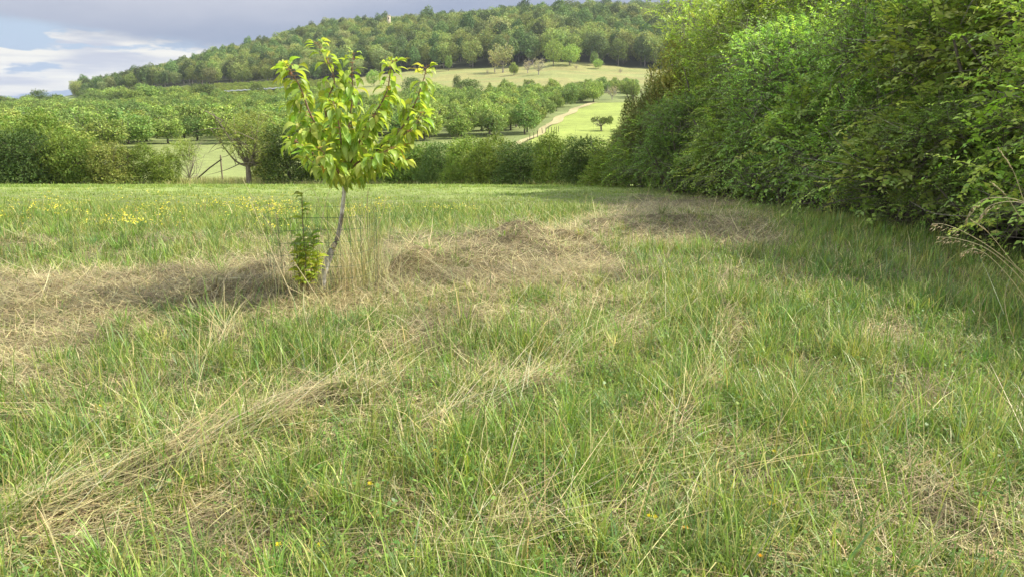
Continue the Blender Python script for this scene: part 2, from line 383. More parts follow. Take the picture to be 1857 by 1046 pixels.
def scatter(n, y0, y1, p=1.0, marg=1.28):
    """points over the ground seen between two distances; density falls off with distance"""
    u = rng.random(n); y = (y0 ** (2 - p * 1) + u * (y1 ** (2 - p) - y0 ** (2 - p))) ** (1 / (2 - p)) if p != 2 else y0 * (y1 / y0) ** u
    hw = .70 * marg * y + 1.6 * np.clip((12 - y) / 8, 0, 1) + .3; x = (rng.random(n) * 2 - 1) * hw
    return x, y
def outside_hedge(x, y): return x < np.interp(y, [0, 7, 11, 17.5, 23, 28, 60], [5.6, 5.4, 5.2, 5.3, 4.4, 3.0, 3.0])
HCOL = [(.38, .31, .15), (.27, .21, .10), (.46, .39, .19), (.17, .13, .07), (.62, .54, .30), (.44, .41, .18), (.52, .45, .25)]
def build_grass():
    g = Buf(); h = Buf()
    # green tufts, near to far: (count of tufts, blades each, y0, y1, length, width, segments, falloff)
    for nt_, nb, y0, y1, Lm, wm, seg, sp, pw in ((22500, 14, 1.2, 6, .15, .0038, 3, .045, 1.0), (15500, 14, 5, 13, .15, .0048, 3, .065, 1.0), (17000, 11, 11, 27, .12, .0085, 2, .11, 1.0), (15000, 7, 25, 47, .055, .017, 2, .18, .8)):
        cx, cy = scatter(nt_, y0, y1, pw); d = dryness(cx, cy)
        keep = (rng.random(len(cx)) > d * (.93 if y1 < 30 else .3)) & outside_hedge(cx, cy); cx, cy, d = cx[keep], cy[keep], d[keep]
        n = len(cx); tall = .52 + 1.15 * fbm(cx * 2.2, cy * 2.2, 51) ** 2 * (1.15 - d); tall = tall * np.interp(cy, [13, 16.5, 24, 26], [1, .5, .5, 1]); ccol = pick(GCOL, n, rng, .12)
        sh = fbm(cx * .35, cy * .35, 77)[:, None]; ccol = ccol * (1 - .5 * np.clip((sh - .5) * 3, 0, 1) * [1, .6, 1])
        if y1 > 20:
            ccol = ccol * .6 + np.array([.28, .35, .09]) * .4
        i = np.repeat(np.arange(n), nb); m = len(i); a = rng.random(m) * 6.283; rr = rng.random(m) ** .6 * sp * (.6 + .8 * rng.random(n)[i])
        x = cx[i] + rr * np.cos(a); y = cy[i] + rr * np.sin(a); z = gz(x, y) - .01
        L = Lm * tall[i] * rng.lognormal(0, .35, m); L = np.minimum(L, .5)
        phi = np.where(rng.random(m) < .6, a + rng.normal(0, .6, m), rng.normal(.5, 1.3, m)); t0 = np.abs(rng.normal(.2, .3, m)); t1 = t0 + np.abs(rng.normal(.9, .65, m))
        col = np.clip(ccol[i] * (1 + rng.normal(0, .16, (m, 1))), .01, .9); dead = rng.random(m) < np.where(y < 13, .15, .02); col[dead] = pick(SCOL, dead.sum(), rng)
        tip = col * np.array([1.15, 1.1, .95])
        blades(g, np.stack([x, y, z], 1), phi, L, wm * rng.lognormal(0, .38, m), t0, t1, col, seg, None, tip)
    # single upright broad blades in the foreground
    n = 9500; x, y = scatter(n, 1.3, 9); k = (dryness(x, y) < .75) & outside_hedge(x, y); x, y = x[k], y[k]; n = len(x)
    t0 = np.abs(rng.normal(.15, .2, n)); c = pick(GCOL, n, rng)
    blades(g, np.stack([x, y, gz(x, y) - .01], 1), rng.random(n) * 6.28, rng.uniform(.12, .36, n), rng.uniform(.003, .0075, n), t0, t0 + np.abs(rng.normal(.8, .6, n)), c, 3, None, c * 1.1)
    # tussocks of longer arching blades
    nt_ = 850; cx, cy = scatter(nt_, 1.6, 11); d = dryness(cx, cy); k = (rng.random(nt_) > d) & outside_hedge(cx, cy); cx, cy = cx[k], cy[k]; n = len(cx); i = np.repeat(np.arange(n), 46); m = len(i); a = rng.random(m) * 6.283; rr = rng.random(m) * .05
    x = cx[i] + rr * np.cos(a); y = cy[i] + rr * np.sin(a); t0 = rr * 6 + np.abs(rng.normal(.08, .12, m)); c = np.clip(pick(GCOL, n, rng, .12)[i] * (1 + rng.normal(0, .14, (m, 1))), .01, .9)
    blades(g, np.stack([x, y, gz(x, y) - .01], 1), a + rng.normal(0, .3, m), rng.uniform(.10, .27, m) * rng.uniform(.7, 1.15, n)[i], rng.uniform(.0025, .006, m), t0, t0 + np.abs(rng.normal(1.0, .5, m)), c, 3, None, c * 1.12)
    # weeds with small rounded leaflets between the blades
    nt_ = 7000; cx, cy = scatter(nt_, 1.5, 8); k = (fbm(cx * .8, cy * .8, 83) > .5) & (rng.random(nt_) > dryness(cx, cy)) & outside_hedge(cx, cy); cx, cy = cx[k], cy[k]; n = len(cx); i = np.repeat(np.arange(n), 9); m = len(i)
    P = np.stack([cx[i], cy[i], gz(cx, cy)[i] + .03 + rng.random(m) * .07], 1) + rng.normal(0, .025, (m, 3)) * [1, 1, .2]; dd = nrm(rng.normal(0, 1, (m, 3)) * [1, 1, .3]); nn = nrm(rng.normal(0, .35, (m, 3)) + [0, 0, 1])
    place(g, np.array([[0, 0, 0], [.38, .5, .06], [.2, .95, 0], [-.2, .95, 0], [-.38, .5, .06]]), np.array([[0, 1, 2, 3, 4]]), P, frames(dd, nn), rng.uniform(.010, .024, m), pick([(.15, .26, .05), (.19, .30, .06), (.12, .21, .05)], m, rng))
    # short clover-like fill between tufts
    n = 120000; x, y = scatter(n, 1.5, 14); k = (rng.random(n) > dryness(x, y) * .7) & outside_hedge(x, y); x, y = x[k], y[k]; n = len(x)
    blades(g, np.stack([x, y, gz(x, y) + rng.random(n) * .02], 1), rng.random(n) * 6.28, rng.uniform(.03, .09, n), rng.uniform(.004, .009, n), rng.uniform(.3, 1.3, n), rng.uniform(.8, 1.7, n), pick(GCOL[:4], n, rng), 2)
    tag(g.obj('grass', M_GRASS), 'green meadow grass growing over the whole field', 'grass', kind='stuff')
    # dry hay: lying stems
    for n, y0, y1, Lm, wm, seg in ((360000, 1.2, 7, .15, .0026, 2), (300000, 5.5, 16, .19, .0038, 2), (90000, 14, 30, .26, .0075, 2)):
        x, y = scatter(n, y0, y1); d = dryness(x, y); k = (rng.random(n) < np.clip(np.where(y < 12, np.interp(x / y, [-.25, .1], [.26, .17]), .0) + d * 1.1, 0, 1)) & outside_hedge(x, y); x, y, d = x[k], y[k], d[k]; n = len(x)
        flow = .45 + (fbm(x * .5, y * .5, 61) - .5) * 2.6
        phi = flow + rng.normal(0, 1.0, n) + np.where(rng.random(n) < .5, np.pi, 0)
        lift = rng.random(n) ** 2 * (.02 + .07 * d); z = gz(x, y) + lift
        t0 = rng.normal(1.5, .2, n); t1 = t0 + rng.normal(.1, .4, n)
        L = Lm * rng.lognormal(-.1, .5, n) * (.75 + .4 * d); pc = pick(HCOL, n, rng, .2)
        blotch = np.clip((fbm(x * 2.2, y * 4.0, 71) - .48) * 6, 0, 1)[:, None]; pc = pc * (1.05 - .5 * blotch)
        blades(h, np.stack([x, y, z], 1), phi, np.minimum(L, .8), wm * rng.uniform(.6, 1.5, n), t0, t1, pc, seg, phi + np.pi / 2 + rng.normal(0, .2, n))
    # combed long straw on the streaks across the foreground
    for (x1, y1, x2, y2, wpx, num) in ((-60, 1010, 480, 790, 62, 210), (300, 850, 720, 680, 44, 170), (700, 830, 1000, 690, 34, 90), (880, 720, 1260, 560, 30, 110), (1220, 820, 1320, 600, 18, 100), (350, 700, 425, 590, 7, 90), (800, 1040, 1240, 860, 60, 90), (560, 640, 1000, 560, 34, 60), (1000, 1000, 1800, 700, 160, 80)):
        t = rng.random(num); px = x1 + (x2 - x1) * t + rng.normal(0, wpx, num) * .5; py = y1 + (y2 - y1) * t + rng.normal(0, wpx, num) * .5
        gx1, gy1 = on_ground(x1, y1); gx2, gy2 = on_ground(x2, y2); ang = math.atan2(gy2 - gy1, gx2 - gx1)
        r, f, hh = ray(px, py); Y = np.full(num, 3.0)
        for _ in range(12): Y = Y * .4 + .6 * (CAMZ - gz(r / f * Y, Y)) / (-hh / f)
        x = r / f * Y; phi = ang + rng.normal(0, .45, num) + np.where(rng.random(num) < .25, np.pi, 0)
        t0 = rng.normal(1.25, .18, num); c = pick(SCOL, num, rng, .12)
        blades(h, np.stack([x, Y, gz(x, Y) + .02 + rng.random(num) * .07], 1), phi, rng.uniform(.2, .7, num), rng.uniform(.0015, .0034, num), t0, t0 + rng.normal(.3, .15, num), c, 3)
    # tall rough grass along the foot of the far hedge and its gap
    n = 26000; px = rng.uniform(-100, 1130, n); Y = np.interp(px, [-100, 300, 520, 740, 900, 1000, 1060, 1130], [43.5, 45.5, 44, 40, 34, 31, 28.5, 26]) + rng.uniform(-.4, .8, n) + np.where((px > 310) & (px < 480), rng.uniform(0, 6, n), 0)
    k = (rng.random(n) < np.where((px > 300) & (px < 560), 1, .45)); px, Y = px[k], Y[k]; n = len(px); x = (px - 928.5) / 1368 * Y * 1.03; t0 = np.abs(rng.normal(.1, .15, n))
    blades(h, np.stack([x, Y, gz(x, Y)], 1), rng.random(n) * 6.28, rng.uniform(.12, .42, n) * np.where((px > 310) & (px < 480), 1.5, .8), rng.uniform(.012, .022, n), t0, t0 + rng.uniform(.1, .7, n), pick([(.42, .40, .16), (.36, .38, .12), (.50, .45, .22), (.26, .30, .08)], n, rng), 2)
    # standing and arched pale stems
    n = 800; x, y = scatter(n, 1.6, 8); k = outside_hedge(x, y); x, y = x[k], y[k]; n = len(x); t0 = np.abs(rng.normal(.5, .35, n))
    blades(h, np.stack([x, y, gz(x, y)], 1), rng.random(n) * 6.28, rng.uniform(.15, .5, n), rng.uniform(.0014, .0026, n), t0, t0 + rng.uniform(.2, 1.1, n), pick(SCOL, n, rng), 4 if False else 3)
    tag(h.obj('dry_grass', M_STRAW), 'mown dry hay lying in tan swaths and streaks over the grass', 'dry grass', kind='stuff')
    # yellow flowers far out in the meadow
    f = Buf(); n = 34000; x, y = scatter(n, 8.5, 19); px, py = proj(x, y, gz(x, y) + .2)
    m = np.maximum(capsule(px, py, -80, 430, 110, 405, 32), capsule(px, py, 150, 395, 520, 385, 24)); m = np.maximum(m, .7 * capsule(px, py, 640, 385, 730, 370, 9)); m = np.maximum(m, .25 * capsule(px, py, 0, 450, 500, 430, 20)); m = np.maximum(m, .3 * capsule(px, py, 760, 378, 860, 372, 5))
    k = rng.random(n) < .85 * m * np.clip((fbm(x * 1.2, y * 1.2, 91) - .38) * 4, 0, 1); x, y = x[k], y[k]; n = len(x); print('flowers', n)
    T = np.array([[0, 0, .004], [.5, 0, 0], [.25, .43, .1], [-.25, .43, 0], [-.5, 0, .1], [-.25, -.43, 0], [.25, -.43, .1]]); Fq = np.array([[0, i, i % 6 + 1] for i in range(1, 7)])
    d = nrm(rng.normal(0, 1, (n, 3)) * [1, 1, .3]); up = nrm(rng.normal(0, .4, (n, 3)) + [0, -.3, 1]); i3 = np.repeat(np.arange(n), 3)
    pos = np.stack([x, y, gz(x, y) + rng.uniform(.16, .28, n)], 1)[i3] + rng.normal(0, .035, (n * 3, 3)) * [1, 1, .5]
    place(f, T, Fq, pos, frames(d, up)[i3], rng.uniform(.011, .022, n * 3), pick([(.74, .64, .05), (.62, .56, .09)], n * 3, rng, .08))
    tag(f.obj('meadow_flowers', M_GRASS), 'drift of small yellow flowers far out in the meadow', 'flowers', kind='stuff')
build_grass()

# ------------------------------------------------------------------ leaves and plants
LEAF2 = np.array([[0, 0, 0], [.28, .45, .10], [0, 1, -.12], [-.28, .45, .10], [0, .45, 0]]); LEAF2F = np.array([[0, 1, 4], [1, 2, 4], [4, 2, 3], [0, 4, 3]])
QUAD = np.array([[0, 0, 0], [.40, .5, .06], [0, 1, 0], [-.40, .5, .06]]); QUADF = np.array([[0, 1, 2, 3]])
def lobes_for(r, n, W, H, base=.15, rad=(.22, .38), flat=1.0):
    """overlapping crown lumps within an egg W wide and H high, lifted by base*H"""
    out = []
    for i in range(n):
        v = nrm(r.normal(0, 1, 3)); q = r.random() ** .45
        zc = H * (base + (1 - base) * .5) + v[2] * q * H * (1 - base) * .36 * flat
        out.append((v[0] * q * W * .34, v[1] * q * W * .34, zc, min(W, H) * r.uniform(*rad)))
    return np.array(out)
def crown(buf, r, lobes, n, size, cols, leaf=(QUAD, QUADF), shell=.55, outward=.9, droop=.15, jit=.15, clump=0, zmin=.02, cl_r=.12):
    p = lobes[:, 3] ** 2; i = r.choice(len(lobes), n if not clump else n // clump, p=p / p.sum())
    v = nrm(r.normal(0, 1, (len(i), 3))); v[:, 2] += .12; v = nrm(v)
    rad = lobes[i, 3] * (1 - shell * r.random(len(i)) ** 2.2) * (1 + r.normal(0, .07, len(i))); P = lobes[i, :3] + v * rad[:, None]
    # drop what lies deep inside another lump
    keep = np.ones(len(i), bool)
    for l in lobes: keep &= ~((np.linalg.norm(P - l[:3], axis=1) < l[3] * .62) & (r.random(len(i)) < .85))
    P, v, i = P[keep], v[keep], i[keep]; ccol = pick(cols, len(P), r, jit)
    if clump:
        k = np.repeat(np.arange(len(P)), clump); P = P[k] + r.normal(0, 1, (len(k), 3)) * lobes[i, 3][k, None] * cl_r; v = v[k]; ccol = ccol[k] * (1 + r.normal(0, .08, (len(k), 1)))
    ok = P[:, 2] > zmin; P, v, ccol = P[ok], v[ok], ccol[ok]; n = len(P)
    nn = nrm(v * outward + r.normal(0, .55, (n, 3)) + [0, 0, .25]); d = nrm(r.normal(0, 1, (n, 3)) + [0, 0, -droop])
    place(buf, *leaf, P, frames(d, nn), size * r.uniform(.65, 1.35, n), np.clip(ccol, .005, .9))
def limbs(buf, r, H, W, base, tr, n, col=(.16, .13, .10), fork=.25, sides=5, twigs=3, lean=(0, 0)):
    """tapered trunk that forks into curved limbs and twigs"""
    top = np.array([lean[0], lean[1], H * fork]); tube(buf, spline([(0, 0, -.25), (lean[0] * .3, lean[1] * .3, H * fork * .4), top], 3), np.linspace(tr * 1.25, tr * .8, 7), col, 8)
    for k in range(n):
        a = k / n * 6.283 + r.normal(0, .35); q = r.uniform(.55, 1); e = np.array([math.cos(a) * W * .42 * q, math.sin(a) * W * .42 * q, H * r.uniform(.6, .95)])
        m = top * .55 + e * .45 + r.normal(0, .05, 3) * W + [0, 0, -.05 * H]; pts = spline([top - [0, 0, .1 * tr], m, e], 5); rd = np.linspace(tr * .55, tr * .09, len(pts)); tube(buf, pts, rd, col, sides)
        for j in range(twigs):
            s = pts[r.integers(3, len(pts) - 1)]; e2 = s + r.normal(0, .16, 3) * W + [0, 0, .08 * H]; tube(buf, spline([s, (s + e2) / 2 + r.normal(0, .03, 3) * W, e2], 3), np.linspace(tr * .2, tr * .04, 7), col, 4)
def shoots(buf, tw, r, lobes, ns, k, leaf_len, cols, shoot_len=.32, up=.35, zmin=.1, tipc=1.25, twr=.0022, spread=1.0, face=None, under=0):
    """leafy shoots on the outside of the lumps: a curved twig with two ranks of leaves"""
    p = lobes[:, 3] ** 2; i = r.choice(len(lobes), ns, p=p / p.sum()); v = nrm(r.normal(0, 1, (ns, 3)))
    if face is not None:
        fl = (v @ np.array(face) < -.1) & (r.random(ns) < .75); v[fl] *= -1
    P = lobes[i, :3] + v * (lobes[i, 3] * (1.0 - .5 * r.random(ns) ** 1.8))[:, None]
    keep = P[:, 2] > zmin
    for l in lobes: keep &= ~((np.linalg.norm(P - l[:3], axis=1) < l[3] * .55) & (r.random(ns) < .8))
    if under: keep &= ~((v[:, 2] < -.15) & (r.random(ns) < under))
    P, v = P[keep], v[keep]; ns = len(P)
    d = nrm(v * .8 + [0, 0, up] + r.normal(0, .5, (ns, 3)) * spread); sl_ = shoot_len * r.uniform(.45, 1.35, ns); sag = r.uniform(.1, .6, ns) * sl_
    scol = pick(cols, ns, r, .2)
    s = np.repeat(np.arange(ns), k); t = (np.tile(np.arange(k), ns) + .6 + r.normal(0, .15, ns * k)) / k; sgn = np.where(np.tile(np.arange(k), ns) % 2 == 0, 1., -1.)
    pos = P[s] + d[s] * (t * sl_[s])[:, None]; pos[:, 2] -= sag[s] * t * t
    tang = nrm(d[s] - np.array([0, 0, 1.]) * (2 * sag[s] * t / sl_[s])[:, None]); side = nrm(np.cross(tang, [0, 0, 1.])); upv = np.cross(side, tang)
    ld = nrm(tang * .75 + side * (sgn * .8)[:, None] + upv * .15 + r.normal(0, .22, (len(s), 3)) + np.array([0, 0, -.15])); nn = nrm(upv + r.normal(0, .35, (len(s), 3)) + v[s] * .25)
    sz = leaf_len * r.uniform(.6, 1.2, len(s)) * (1.1 - .45 * t); c = scol[s] * (1 + (tipc - 1) * t[:, None] ** 2) * (1 + r.normal(0, .1, (len(s), 1)))
    place(buf, LEAF2, LEAF2F, pos, frames(ld, nn), sz, np.clip(c, .005, .9))
    if tw is not None:   # the twigs themselves
        q = r.choice(ns, min(ns, 2600), replace=False); n = len(q); base = P[q] - d[q] * (sl_[q] * .9)[:, None]; mid = P[q] + d[q] * (sl_[q] * .3)[:, None]; end = P[q] + d[q] * sl_[q][:, None]; end[:, 2] -= sag[q]
        w = nrm(np.cross(d[q], [0, 0, 1.])); u2 = np.cross(w, d[q]); tri = np.array([0, 2.094, 4.189]); V = []
        for pt, rd in ((base, twr * 1.6), (mid, twr), (end, twr * .4)): V.append(pt[:, None] + rd * (np.cos(tri)[None, :, None] * w[:, None] + np.sin(tri)[None, :, None] * u2[:, None]))
        V = np.concatenate(V, 1); F0 = np.array([[a * 3 + b, a * 3 + (b + 1) % 3, a * 3 + 3 + (b + 1) % 3, a * 3 + 3 + b] for a in range(2) for b in range(3)])
        tw.add(V.reshape(-1, 3), (F0[None] + (np.arange(n) * 9)[:, None, None]).reshape(-1, 4), (.17, .14, .11))
def inner_twigs(tw, r, lobes, n, L, rad, col=(.20, .17, .14)):
    for _ in range(n):
        l = lobes[r.integers(len(lobes))]; v = nrm(r.normal(0, 1, 3)); s = l[:3] + v * l[3] * r.uniform(.1, .75); e = s + nrm(v + r.normal(0, .6, 3)) * L * r.uniform(.5, 1.3)
        if min(s[2], e[2]) < .05: continue
        tube(tw, spline([s, (s + e) / 2 + r.normal(0, .08, 3) * L, e], 3), np.linspace(rad, rad * .3, 7), np.array(col) * r.uniform(.6, 1.4), 4)

PROTO = {}
def proto(key, crown_name, cb, cm, wood_name, wb, H, W):
    PROTO[key] = ((crown_name, cb.mesh(crown_name, cm)), (wood_name, wb.mesh(wood_name, M_BARK, True)) if wb and wb.V else None, H, W)
def put(key, name, x, y, H=None, W=None, rz=0, label=None, cat=None, group=None, z=None, D=None):
    (cn, cme), wood, H0, W0 = PROTO[key]; sz = (H or H0) / H0; sx = (W or W0 * sz) / W0
    o = empty(name, (x, y, gzs(x, y) - .02 if z is None else z), rz); o.scale = (sx, D / W0 if D else sx, sz)
    c = bpy.data.objects.new(cn, cme); COL.objects.link(c); c.parent = o
    if wood: w = bpy.data.objects.new(wood[0], wood[1]); COL.objects.link(w); w.parent = o
    return tag(o, label, cat, group)
def put_px(key, name, px, Y, top, wpx, rz=0, label=None, cat=None, group=None, basez=None):
    x = (px - 928.5) / FPX / ray(px, top)[1] * Y; z = gzs(x, Y) - .02; H = at(px, top, Y)[2] - z
    return put(key, name, x, Y, H, wpx * Y / 1368, rz, label, cat, group, z)

GN = 2.15
def near_protos():
    spec = {  # key: leaf length, colours, seeds, H, W
        'plum': (.088, [(.125, .19, .05), (.155, .225, .055), (.105, .16, .045)], 21, 4.6, 3.4, .34, 10),
        'thorn': (.06, [(.09, .17, .04), (.11, .19, .045), (.08, .14, .04)], 22, 4.4, 3.2, .26, 10),
        'dogwood': (.085, [(.12, .20, .04), (.10, .17, .04), (.15, .21, .06)], 23, 4.2, 3.4, .30, 7),
        'hazel': (.075, [(.13, .20, .045), (.15, .22, .05), (.11, .17, .04)], 24, 5.2, 3.4, .36, 9)}
    for key, (ll, cols, sd, H, W, sl_, k) in spec.items():
        r = np.random.default_rng(sd); lb = np.vstack([lobes_for(r, 9, W, H, .0, (.20, .31)), lobes_for(r, 9, W * 1.15, H * 1.03, .1, (.09, .17))]); c = Buf(GN); w = Buf()
        lb[:, 2] = np.maximum(lb[:, 2], lb[:, 3] * .55)
        # skirts near the ground and whips on top
        sk = np.array([(math.cos(a) * W * .34, math.sin(a) * W * .34, r.uniform(.35, 1.1), r.uniform(.5, .8)) for a in np.arange(0, 6.28, .7 if key in ('dogwood', 'hazel') else 1.9)]); lb = np.vstack([lb, sk])
        shoots(c, w, r, lb, 8200, k, ll, cols, sl_, under=.8)
        shoots(c, w, r, lb, 420, 20, ll * 1.15, [tuple(np.array(q) * [1.35, 1.3, 1.1]) for q in cols], .75, .35, zmin=.3, spread=.8)
        crown(c, r, lb, 4500, ll * 1.1, cols, (LEAF2, LEAF2F), shell=.9, outward=.5, zmin=.1)
        for q in range(7):
            a = r.random() * 6.28; s = np.array([math.cos(a) * .3, math.sin(a) * .3, -.1]); e = np.array([math.cos(a) * W * .36, math.sin(a) * W * .36, H * r.uniform(.3, .62)])
            tube(w, spline([s, s * .5 + e * .5 + r.normal(0, .22, 3), e], 6), np.linspace(.045, .01, 13), (.13, .11, .09), 6)
        inner_twigs(w, r, lb, 700, .75, .006, (.24, .21, .18))
        proto(key, 'foliage', c, M_NEAR, 'branches', w, H, W)
near_protos()
GN = 1.3
def mid_protos():
    spec = {'bush_a': ([(.10, .17, .035), (.13, .20, .04)], 31), 'bush_b': ([(.14, .21, .045), (.17, .24, .05)], 32), 'bush_c': ([(.06, .105, .032), (.075, .13, .036)], 33), 'bush_d': ([(.17, .22, .06), (.14, .18, .05)], 34)}
    for key, (cols, sd) in spec.items():
        r = np.random.default_rng(sd); H, W = 2.6, 3.0; lb = lobes_for(r, 18, W, H, 0, (.16, .30)); lb[:, 2] = np.maximum(lb[:, 2], lb[:, 3] * .5)
        sk = np.array([(math.cos(a) * W * .33, math.sin(a) * W * .33, r.uniform(.25, .6), r.uniform(.4, .55)) for a in np.arange(0, 6.28, .8)]); lb = np.vstack([lb, sk])
        c = Buf(GN); w = Buf(); shoots(c, None, r, lb, 3000, 6, .085, cols, .34, .6, zmin=.05)
        crown(c, r, lb, 9000, .09, cols, (QUAD, QUADF), shell=.6, outward=.8, zmin=.05)
        limbs(w, r, H, W, 0, .05, 7, (.10, .085, .07), .12, 4, 4); proto(key, 'foliage', c, M_FAR, 'branches', w, H, W)
    # sparse twiggy shrub and old fruit tree
    r = np.random.default_rng(35); c = Buf(GN); w = Buf(); lb = lobes_for(r, 14, 2.6, 3.0, .25, (.12, .2)); shoots(c, None, r, lb, 1100, 7, .08, [(.17, .23, .06)], .35, .8, zmin=.6)
    limbs(w, r, 3.0, 2.8, 0, .045, 12, (.25, .21, .17), .12, 4, 9); proto('twiggy', 'foliage', c, M_FAR, 'branches', w, 3.0, 2.6)
    for key, cols, sd in (('old_tree', [(.15, .20, .055), (.18, .24, .06), (.12, .17, .05)], 36),):
        r = np.random.default_rng(sd); H, W = 4.8, 5.0; c = Buf(GN); w = Buf(); lb = lobes_for(r, 26, W, H, .26, (.10, .17)); shoots(c, None, r, lb, 2700, 7, .09, cols, .4, .5, zmin=.9)
        limbs(w, r, H, W, 0, .17, 8, (.17, .14, .11), .24, 6, 8)
        proto(key, 'crown', c, M_FAR, 'trunk', w, H, W)
mid_protos()
GN = 1.62
def far_protos():
    sp = {'orchard_a': ([(.12, .19, .05), (.15, .22, .055)], 41, 4.2, 5.4), 'orchard_b': ([(.14, .21, .05), (.18, .24, .065)], 42, 3.8, 5.0), 'orchard_c': ([(.10, .17, .05), (.12, .18, .055)], 43, 4.4, 5.6)}
    for key, (cols, sd, H, W) in sp.items():
        r = np.random.default_rng(sd); c = Buf(GN); w = Buf(); lb = lobes_for(r, 24, W, H, .14, (.12, .24), .95)
        crown(c, r, lb, 7500, .20, cols, jit=.24, clump=4, zmin=.5, shell=.5); limbs(w, r, H, W, 0, .13, 6, (.12, .10, .08), .27, 5, 3)
        proto(key, 'crown', c, M_FAR, 'trunk', w, H, W)
    sp = {'wood_a': ([(.115, .165, .05), (.14, .19, .055)], 51, 16, 11, .06), 'wood_b': ([(.08, .135, .047), (.095, .155, .052)], 52, 17, 10, .1), 'wood_c': ([(.145, .19, .06), (.17, .21, .07)], 53, 15, 12, .05),
          'wood_d': ([(.065, .10, .04), (.08, .12, .045)], 54, 18, 9, .1), 'wood_e': ([(.15, .19, .08), (.13, .17, .07)], 55, 14, 11, .12)}
    for key, (cols, sd, H, W, base) in sp.items():
        r = np.random.default_rng(sd); c = Buf(GN); w = Buf(); W *= 1.15; lb = lobes_for(r, 30, W, H, base, (.12, .22)); lb = np.vstack([lb, [(0, 0, H * .62, W * .30)]])
        crown(c, r, lb, 7000, .50, cols, jit=.16, clump=3, shell=.25, outward=1.6, zmin=.4, cl_r=.10)
        limbs(w, r, H, W, 0, .28, 5, (.16, .14, .12), .4, 5, 2); proto(key, 'crown', c, M_WOODC, 'trunk', w, H, W)
    r = np.random.default_rng(60); c = Buf(GN); w = Buf(); lb = lobes_for(r, 22, 10, 10, .05, (.14, .24)); crown(c, r, lb, 5000, .42, [(.07, .11, .035), (.085, .13, .04)], clump=3, outward=1.2, shell=.4); limbs(w, r, 10, 10, 0, .25, 5); proto('dark_round', 'crown', c, M_FAR, 'trunk', w, 10, 10)
    r = np.random.default_rng(61); c = Buf(GN); w = Buf(); lb = lobes_for(r, 26, 11, 14, .14, (.09, .15)); crown(c, r, lb, 2600, .45, [(.24, .26, .12), (.20, .23, .10)], clump=3, outward=.7, shell=.9); limbs(w, r, 14, 11, 0, .3, 8, (.24, .21, .17), .25, 5, 6); proto('pale_tree', 'crown', c, M_FAR, 'trunk', w, 14, 11)
    r = np.random.default_rng(62); c = Buf(GN); w = Buf(); lb = lobes_for(r, 18, 7, 7, .2, (.1, .17)); crown(c, r, lb, 700, .3, [(.22, .22, .15)], clump=2, outward=.6, shell=.9); limbs(w, r, 7, 7, 0, .2, 9, (.30, .27, .24), .2, 4, 9); proto('bare_tree', 'crown', c, M_FAR, 'trunk', w, 7, 7)
    r = np.random.default_rng(63); c = Buf(GN); w = Buf(); lb = lobes_for(r, 22, 10, 9, .05, (.16, .26)); crown(c, r, lb, 4500, .4, [(.17, .26, .06), (.15, .24, .06)], clump=3, outward=1.2, shell=.4); limbs(w, r, 9, 10, 0, .2, 5); proto('bright_tree', 'crown', c, M_FAR, 'trunk', w, 9, 10)
    r = np.random.default_rng(64); c = Buf(GN); w = Buf(); lb = lobes_for(r, 20, 8, 6, .05, (.12, .2)); crown(c, r, lb, 3500, .35, [(.36, .40, .30), (.26, .32, .20)], clump=3, outward=.9, shell=.5); limbs(w, r, 6, 8, 0, .15, 5); proto('willow', 'crown', c, M_FAR, 'trunk', w, 6, 8)
    r = np.random.default_rng(65); c = Buf(GN); w = Buf(); n = 15; a = r.random(n) * 6.28; q = r.random(n) ** .5; lb = np.stack([np.cos(a) * q * 2.1, np.sin(a) * q * 2.1, 1.75 + r.uniform(-.12, .3, n), r.uniform(.35, .55, n)], 1); crown(c, r, lb, 3200, .16, [(.11, .16, .05), (.09, .13, .04)], clump=3, outward=.9); limbs(w, r, 2.2, 5, 0, .14, 7, (.13, .11, .09), .4, 5, 4); proto('flat_tree', 'crown', c, M_FAR, 'trunk', w, 2.5, 5)
    # reddish oak-like and yellow-green trees that rise above the hedge corner
    for key, cols, sd, ll in (('brown_tree', [(.10, .125, .045), (.085, .12, .04), (.13, .13, .05)], 66, .11), ('yellow_tree', [(.19, .21, .065), (.22, .23, .07), (.16, .19, .06)], 67, .10)):
        r = np.random.default_rng(sd); c = Buf(GN); w = Buf(); lb = lobes_for(r, 24, 3.4, 6.0, .02, (.16, .26)); shoots(c, None, r, lb, 4200, 6, ll, cols, .36, .9, zmin=.1); crown(c, r, lb, 8000, .1, cols, outward=.8, zmin=.1); limbs(w, r, 6.0, 3.4, 0, .09, 8, (.12, .10, .08), .15, 5, 4); proto(key, 'crown', c, M_FAR, 'trunk', w, 6.0, 3.4)
far_protos()

